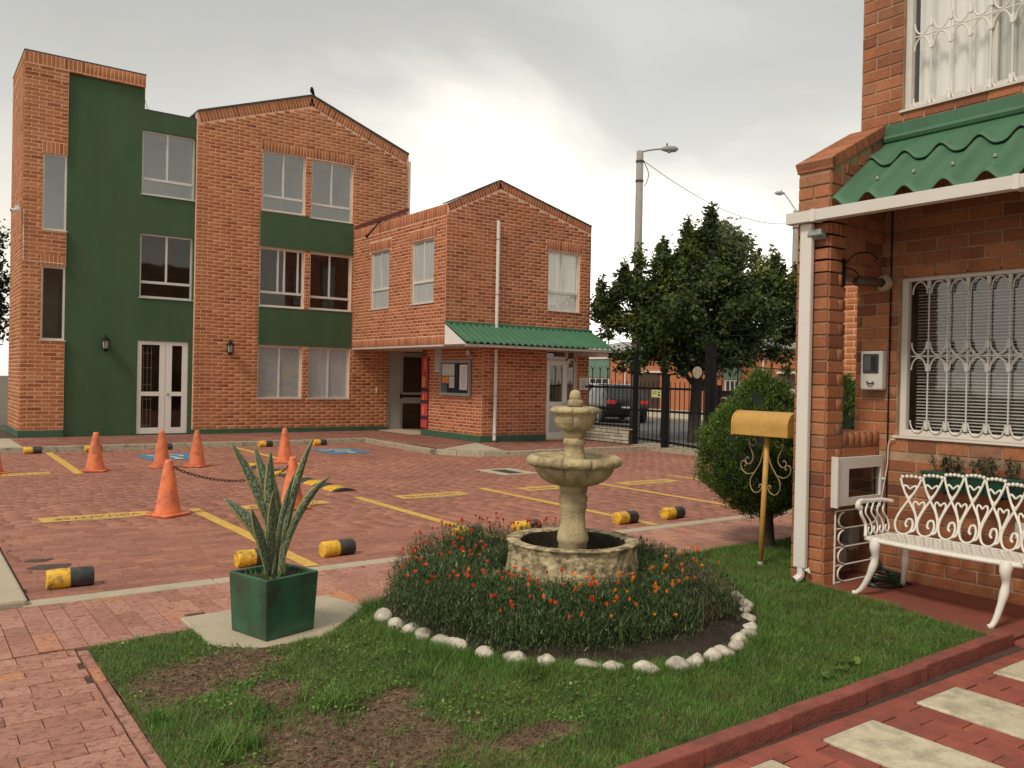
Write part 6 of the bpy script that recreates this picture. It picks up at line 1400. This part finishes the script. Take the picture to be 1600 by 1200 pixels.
tree('broadleaf_tree', 'dark green broadleaf tree spreading beyond the iron gate', (16.8,14.98,.06), [([tp_at(-.05,.0),tp_at(0,.8),tp_at(.02,1.6),tp_at(.05,2.3)], .17,.13),([tp_at(.03,1.35),tp_at(.5,2.0),tp_at(1.0,2.7),tp_at(1.4,3.3)], .08,.03),([tp_at(.0,1.5),tp_at(-.5,2.1),tp_at(-1.0,2.9)], .07,.03),([tp_at(.05,2.2),tp_at(.1,3.3),tp_at(.15,4.8)], .10,.03),([tp_at(.5,1.95),tp_at(1.1,2.3),tp_at(1.9,2.6)], .05,.02)],
     bl_, 62000, .130, M_leaf, None, [(*tp_at(.3,5.2)[:2],5.2,1.0),(*tp_at(-2.5,3.4)[:2],3.4,.6),(*tp_at(2.5,3.7)[:2],3.7,.7),(*tp_at(1.95,4.1)[:2],4.1,.8),(*tp_at(-1.9,3.9)[:2],3.9,.6),(*tp_at(-1.55,3.9)[:2],3.9,.85),(*tp_at(-.95,4.5)[:2],4.55,.75),(*tp_at(1.55,4.2)[:2],4.2,.9),(*tp_at(2.15,3.7)[:2],3.7,.7),(*tp_at(-2.2,3.2)[:2],3.2,.6),(*tp_at(-.3,4.9)[:2],4.9,.6),(*tp_at(.85,4.7)[:2],4.7,.6)])
tree('slender_tree', 'thin dark trunked tree just left of the broadleaf trunk beyond the gate', (17.6,16.9,.06), [([(17.6,16.9,.0),(17.62,16.9,.9),(17.6,16.92,2.6)], .075,.05)], [(17.6,16.9,3.0,.9,.9,.7)], 4000, .12, M_leaf)
tree('street_tree', 'pale feathery tree showing above the broadleaf crown far down the street', (31.2,26.7,.06), [([(31.2,26.7,0),(31.2,26.7,3),(31.2,26.7,7)], .2,.1)], [(31.1,26.8,7.6,1.3,1.3,1.6),(31.9,26.2,7.8,1.1,1.1,1.1),(30.6,27.2,7.4,.9,.9,1.2)], 7000, .28, M_leaf_pale)
tree('edge_tree', 'dark tree at the left edge of the photo behind the tower', (1.3,28.6,-.05), [([(1.3,28.6,0),(1.3,28.6,1.6),(1.4,28.6,3.0)], .16,.1)], [(1.4,28.5,4.2,1.2,1.2,1.7),(1.2,28.6,2.9,1.2,1.2,1.0),(1.75,28.4,5.4,.55,.55,.9)], 12000, .15, M_leaf_dark, None, [(1.95,28.4,5.6,1.0)])
tree('low_shrub', 'small leafy shrub at the left edge at the foot of the tower', (1.2,26.5,-.05), [([(1.2,26.5,0),(1.2,26.5,.5)], .05,.03)], [(1.2,26.5,.7,.7,.7,.55)], 3500, .13, M_leaf)
# cypress bush: scale sprays round an added dark core that blocks light
CB = thing('cypress_bush', 'bushy green clipped cypress with an egg shaped crown behind the mailbox', 'bush', (6.86,5.20,0))
cc = Vector((6.90,5.28,.0))
def egg(z):  # radius by height
    g = (z-.30)/(1.72-.30)
    return 0 if g <= 0 or g >= 1 else .63*(math.sin(min(1,g*2.7)*math.pi/2)**.85 if g < .36 else (1-((g-.36)/.64)**1.35)**.78)
mb = MB(); nz = 30
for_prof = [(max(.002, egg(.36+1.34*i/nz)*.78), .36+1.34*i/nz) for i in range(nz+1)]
mb.lathe(for_prof, 40, tuple(cc), rough(.03,.5,41)); mb.build('dark_core', M_core, CB, smooth=True)
mb = MB(); mb.tube(cr([(6.86,5.16,-.02),(6.85,5.17,.25),(6.88,5.24,.6)],5), list(np.linspace(.075,.06,11)), 10)
for k in range(14):
    a = k*.45; mb.tube(cr([(6.87,5.2,.25+.02*k),(6.88+.14*math.cos(a),5.24+.14*math.sin(a),.42),(6.9+.3*math.cos(a),5.28+.3*math.sin(a),.56)],4), .012, 5)
mb.build('trunk', M_bark, CB, smooth=True)
C = []; D = []
tf = []
while len(tf) < 900:
    z = random.uniform(.31,1.71); r_ = egg(z); 
    if random.random() > r_/.6+.12: continue
    a = random.uniform(0,2*math.pi); tf.append((a, z, r_*(.93+.28*mnoise.noise(Vector((math.cos(a)*2.2,math.sin(a)*2.2,z*4)))+.08*mnoise.noise(Vector((math.cos(a)*6,math.sin(a)*6,z*10))))))
for a, z, r_ in tf:
    c_ = np.array([cc.x+r_*math.cos(a), cc.y+r_*math.sin(a), z]); g = (z-.36)/1.34; d = np.array([math.cos(a), math.sin(a), .25+1.3*max(0,g-.25)]); d /= np.linalg.norm(d)
    m_ = 66; off = rng.normal(0,1,(m_,3))*rng.uniform(.018,.034); C.append(c_+off+d*rng.uniform(-.03,.035,(m_,1))); D.append(d+rng.normal(0,.45,(m_,3))+np.array([0,0,.35]))
C = np.concatenate(C); D = np.concatenate(D); D /= np.linalg.norm(D,axis=1)[:,None]; N = len(C); sd = np.cross(D, rng.normal(0,1,(N,3))); sd /= np.linalg.norm(sd,axis=1)[:,None]; s_ = rng.uniform(.018,.036,N)[:,None]
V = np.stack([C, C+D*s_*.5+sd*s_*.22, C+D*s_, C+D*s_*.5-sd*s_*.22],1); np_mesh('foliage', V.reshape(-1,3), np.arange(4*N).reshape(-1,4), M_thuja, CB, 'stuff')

c2 = copy_tree(CB); c2.location = (9.35,5.90,0); c2['label'] = 'green cypress bush glimpsed through the slit in the porch wall'; c2.scale = (1.0,1.0,1.0); CB['group'] = 'clipped cypress bushes'; c2['group'] = 'clipped cypress bushes'
NH = thing('neighbour_house', 'neighbouring brick house glimpsed through the slit beside the porch column', 'house', (12,6,0))
nb = MB(); nb.box(11.5,15.0-1.2,4.2,7.55,0,4.0); nb.build('wall', M_mortar, NH)
pieces(NH, 'brick', brick_rows(Pl('x', 11.5), 4.2, 7.55, 0, 4.0, [], .25, .09, .014, .004), M_brick_a, unit_piece('b', .012, .05, .06), 100)
nb = MB(); nb.box(11.4,13.9,4.1,7.65,4.0,4.12); nb.build('roof', M_darkgrey, NH)

# ================================================================== street lamps and wire
def lamp(loc, h, r0, r1, armv, label):
    t_ = thing('street_lamp', label, 'street lamp', loc, 'street lamps'); x, y, z = loc; a = Vector(armv)
    mb = MB(); mb.tube([(x,y,z),(x,y,z+h*.5),(x,y,z+h)], [r0,(r0+r1)/2,r1], 14); mb.build('pole', M_pole, t_, smooth=True)
    for zz in (.35,.95): mb = MB(); mb.tube([(x,y,z+h-zz),(x,y,z+h-zz+.06)], r1*1.22, 12); mb.build('band', M_darkgrey, t_)
    top = Vector((x,y,z+h-.03)); e = top+a*.72+Vector((0,0,a.z+.08)); mb = MB(); mb.tube(cr([top, top.lerp(e,.5)+Vector((0,0,.02)), e],5), .025, 7); mb.build('arm', M_pole, t_)
    d = Vector((a.x,a.y,0)).normalized(); mb = MB(); k = [e-d*.04, e+d*.06, e+d*.25, e+d*.42, e+d*.50]; mb.tube(k, [.03,.075,.105,.085,.02], 10); o = mb.build('lamp_head', M_grey, t_, smooth=True)
    mb = MB(); mb.tube([tuple(e+d*.22-Vector((0,0,.03))), tuple(e+d*.22-Vector((0,0,.12)))], [.09,.05], 12); mb.build('lens', M_lampglass, o); mb = MB(); mb.tube([tuple(e+d*.15+Vector((0,0,.08))), tuple(e+d*.15+Vector((0,0,.17)))], .025, 8); mb.build('photocell', M_darkgrey, o); return t_
lamp((18.35,18.8,.06), 8.62, .155, .105, (.76,-.55,.02), 'tall concrete street lamp rising behind the broadleaf tree, its arm pointing right')
lamp((38.5,27.6,.06), 10.8, .22, .15, (-.75,.55,.5), 'distant street lamp just left of the porch gutter, its arm pointing left')
k = []
a, b_ = Vector((18.45,18.72,8.38)), Vector((38.4,27.7,10.2))
for i in range(25): g = i/24; p_ = a.lerp(b_, g); p_.z -= 3.4*g*(1-g)*.75; k.append(p_)
tag(MB().tube(k, .012, 4).build('overhead_wire', M_darkgrey), 'thin overhead wire sagging between the two street lamps', 'wire')
tag(MB().tube(cr([(18.42,18.72,8.4),(18.55,18.62,8.0),(18.5,18.66,7.7),(18.44,18.7,7.6)],6), .012, 4).build('loose_cable', M_darkgrey), 'loose loop of cable hanging below the lamp arm', 'cable')

# ================================================================== cars in the street
def car(loc, rz, mat, label):
    t_ = thing('parked_car', label, 'car', loc, 'cars parked in the street', rz)
    # body loft: stations along x (rear -2.0 .. front 2.0): width, sill z, belt z
    st_ = [(-2.02,.72,.42,.78),(-1.95,.80,.30,.92),(-1.5,.84,.22,.96),(-.5,.86,.20,.94),(.6,.86,.20,.93),(1.3,.83,.22,.86),(1.85,.76,.28,.74),(2.0,.66,.36,.60)]
    V = []; Fs = []
    for x, w_, z0, z1 in st_: V += [(x,-w_*.9,z0),(x,-w_,z0+(z1-z0)*.45),(x,-w_*.93,z1),(x,w_*.93,z1),(x,w_,z0+(z1-z0)*.45),(x,w_*.9,z0)]
    for i in range(len(st_)-1):
        for k_ in range(6): Fs.append((i*6+k_,(i+1)*6+k_,(i+1)*6+(k_+1)%6,i*6+(k_+1)%6))
    Fs += [tuple(range(6)), tuple(len(V)-6+k_ for k_ in range(5,-1,-1))]; mb = MB(); mb.add(V, Fs); body = mb.build('body', mat, t_, smooth=True, local=True, bevel=.03)
    cs = [(-1.75,.70,.93,.95),(-1.15,.66,.93,1.36),(-.2,.66,.93,1.43),(.45,.64,.93,1.36),(1.2,.68,.88,.90)]; V = []; Fs = []
    for x, w_, z0, z1 in cs: V += [(x,-.78,z0),(x,-w_,z1),(x,w_,z1),(x,.78,z0)]
    for i in range(4):
        for k_ in range(4): Fs.append((i*4+k_,(i+1)*4+k_,(i+1)*4+(k_+1)%4,i*4+(k_+1)%4))
    mb = MB(); mb.add(V, Fs); mb.build('cabin_glass', M_carblack, t_, local=True); mb = MB(); mb.add([(-1.1,-.64,1.37),(-.2,-.64,1.44),(.42,-.62,1.37),(.42,.62,1.37),(-.2,.64,1.44),(-1.1,.64,1.37)], [(0,1,4,5),(1,2,3,4)]); o = mb.build('roof_panel', mat, t_, smooth=True, local=True); md = o.modifiers.new('t','SOLIDIFY'); md.thickness = .02
    for x in (-1.25,1.3):
        for y in (-.80,.80):
            mb = MB(); mb.lathe([(.16,-.09),(.29,-.10),(.31,-.07),(.31,.07),(.29,.10),(.16,.09)], 24, close=True); wv = mb.build('wheel', M_rubber, t_, smooth=False, local=True); wv.location = (x,y,.31); wv.rotation_euler = (math.pi/2,0,0)
            mb = MB(); mb.lathe([(.0,-.104),(.17,-.102),(.17,.102),(.0,.104)], 16); mb.build('rim', M_grey, wv, local=True)
    for y in (-.62,.62): mb = MB(); mb.box(-2.03,-1.90,y-.16,y+.16,.70,.84); mb.build('tail_light', M_tail, t_, local=True, bevel=.02); mb = MB(); mb.box(1.82,1.96,y-.14,y+.14,.52,.64); mb.build('headlight', M_lampglass, t_, local=True, bevel=.02)
    mb = MB(); mb.box(-2.05,-2.02,-.26,.26,.50,.62); mb.build('number_plate', M_whitefar, t_, local=True); return t_
car((22.6,24.4,.06), math.radians(64), M_carblack, 'black car with red tail lights parked beyond the railing, behind the fountain top'); car((25.2,28.6,.06), math.radians(92), M_carsilver, 'silver car parked in the street left of the black car, behind the fence')

# ================================================================== far row of houses across the street
pfr = Pl('x', 34.0); k_ = 0
def far_house(y0, y1, g0, g1, label):
    t_ = thing('row_house', label, 'house', (34,(y0+y1)/2,.1), 'row houses across the street')
    wb = MB(); pfr.box(wb, y0, y1, .1, 3.3, 0, 6); wb.build('wall', M_wallfar, t_)
    p = MB(); pfr.box(p, g0, g1, 1.83, 2.92, -.12, -.002); p.build('green_band', M_greenfar, t_); p = MB(); pfr.box(p, g0, g1, 2.92, 3.02, -.18, -.002); p.build('cornice', M_whitefar, t_)
    p = MB(); pfr.box(p, g0+.05, g1-.05, .5, 1.80, -.05, -.01); wn = p.build('window', M_whitefar, t_)
    for q in range(3):
        a = g0+.13+q*(g1-g0-.2)/3; p = MB(); pfr.box(p, a, a+(g1-g0-.2)/3-.08, 1.25, 1.73, -.06, -.051); p.build('pane', M_carblack, wn); p = MB(); pfr.box(p, a, a+(g1-g0-.2)/3-.08, .6, 1.15, -.06, -.051); p.build('pane', M_grey, wn)
    p = MB(); p.tube([(33.93,g0-1.35,.1),(33.93,g0-1.35,3.25)], .05, 8); p.build('downpipe', M_whitefar, t_)
    p = MB(); pfr.box(p, y0+.3, y0+1.9, .1, 2.12, -.05, -.01); dn = p.build('garage_door', M_reflect_door, t_); p = MB(); pfr.box(p, y0+.2, y0+2.0, 2.12, 2.22, -.12, -.002); p.build('lintel', M_whitefar, t_)
    p = MB(); p.add([(33.8,y0,3.3),(33.8,y1,3.3),(40,y1,4.2),(40,y0,4.2),(33.8,y0,3.42),(33.8,y1,3.42),(40,y1,4.32),(40,y0,4.32)], [(0,1,2,3)[::-1],(4,5,6,7),(0,4,5,1)[::-1],(1,5,6,2),(2,6,7,3),(3,7,4,0)]); p.build('roof', M_rooffar, t_)
far_house(32.6, 42.0, 36.95, 38.8, 'row house across the street with a green band, seen left of the lamp pole')
far_house(23.2, 32.5, 27.35, 28.4, 'row house across the street with a green band, seen right of the broadleaf trunk')
far_house(14.0, 23.1, 19.0, 20.2, 'row house across the street glimpsed through the slit in the porch wall')
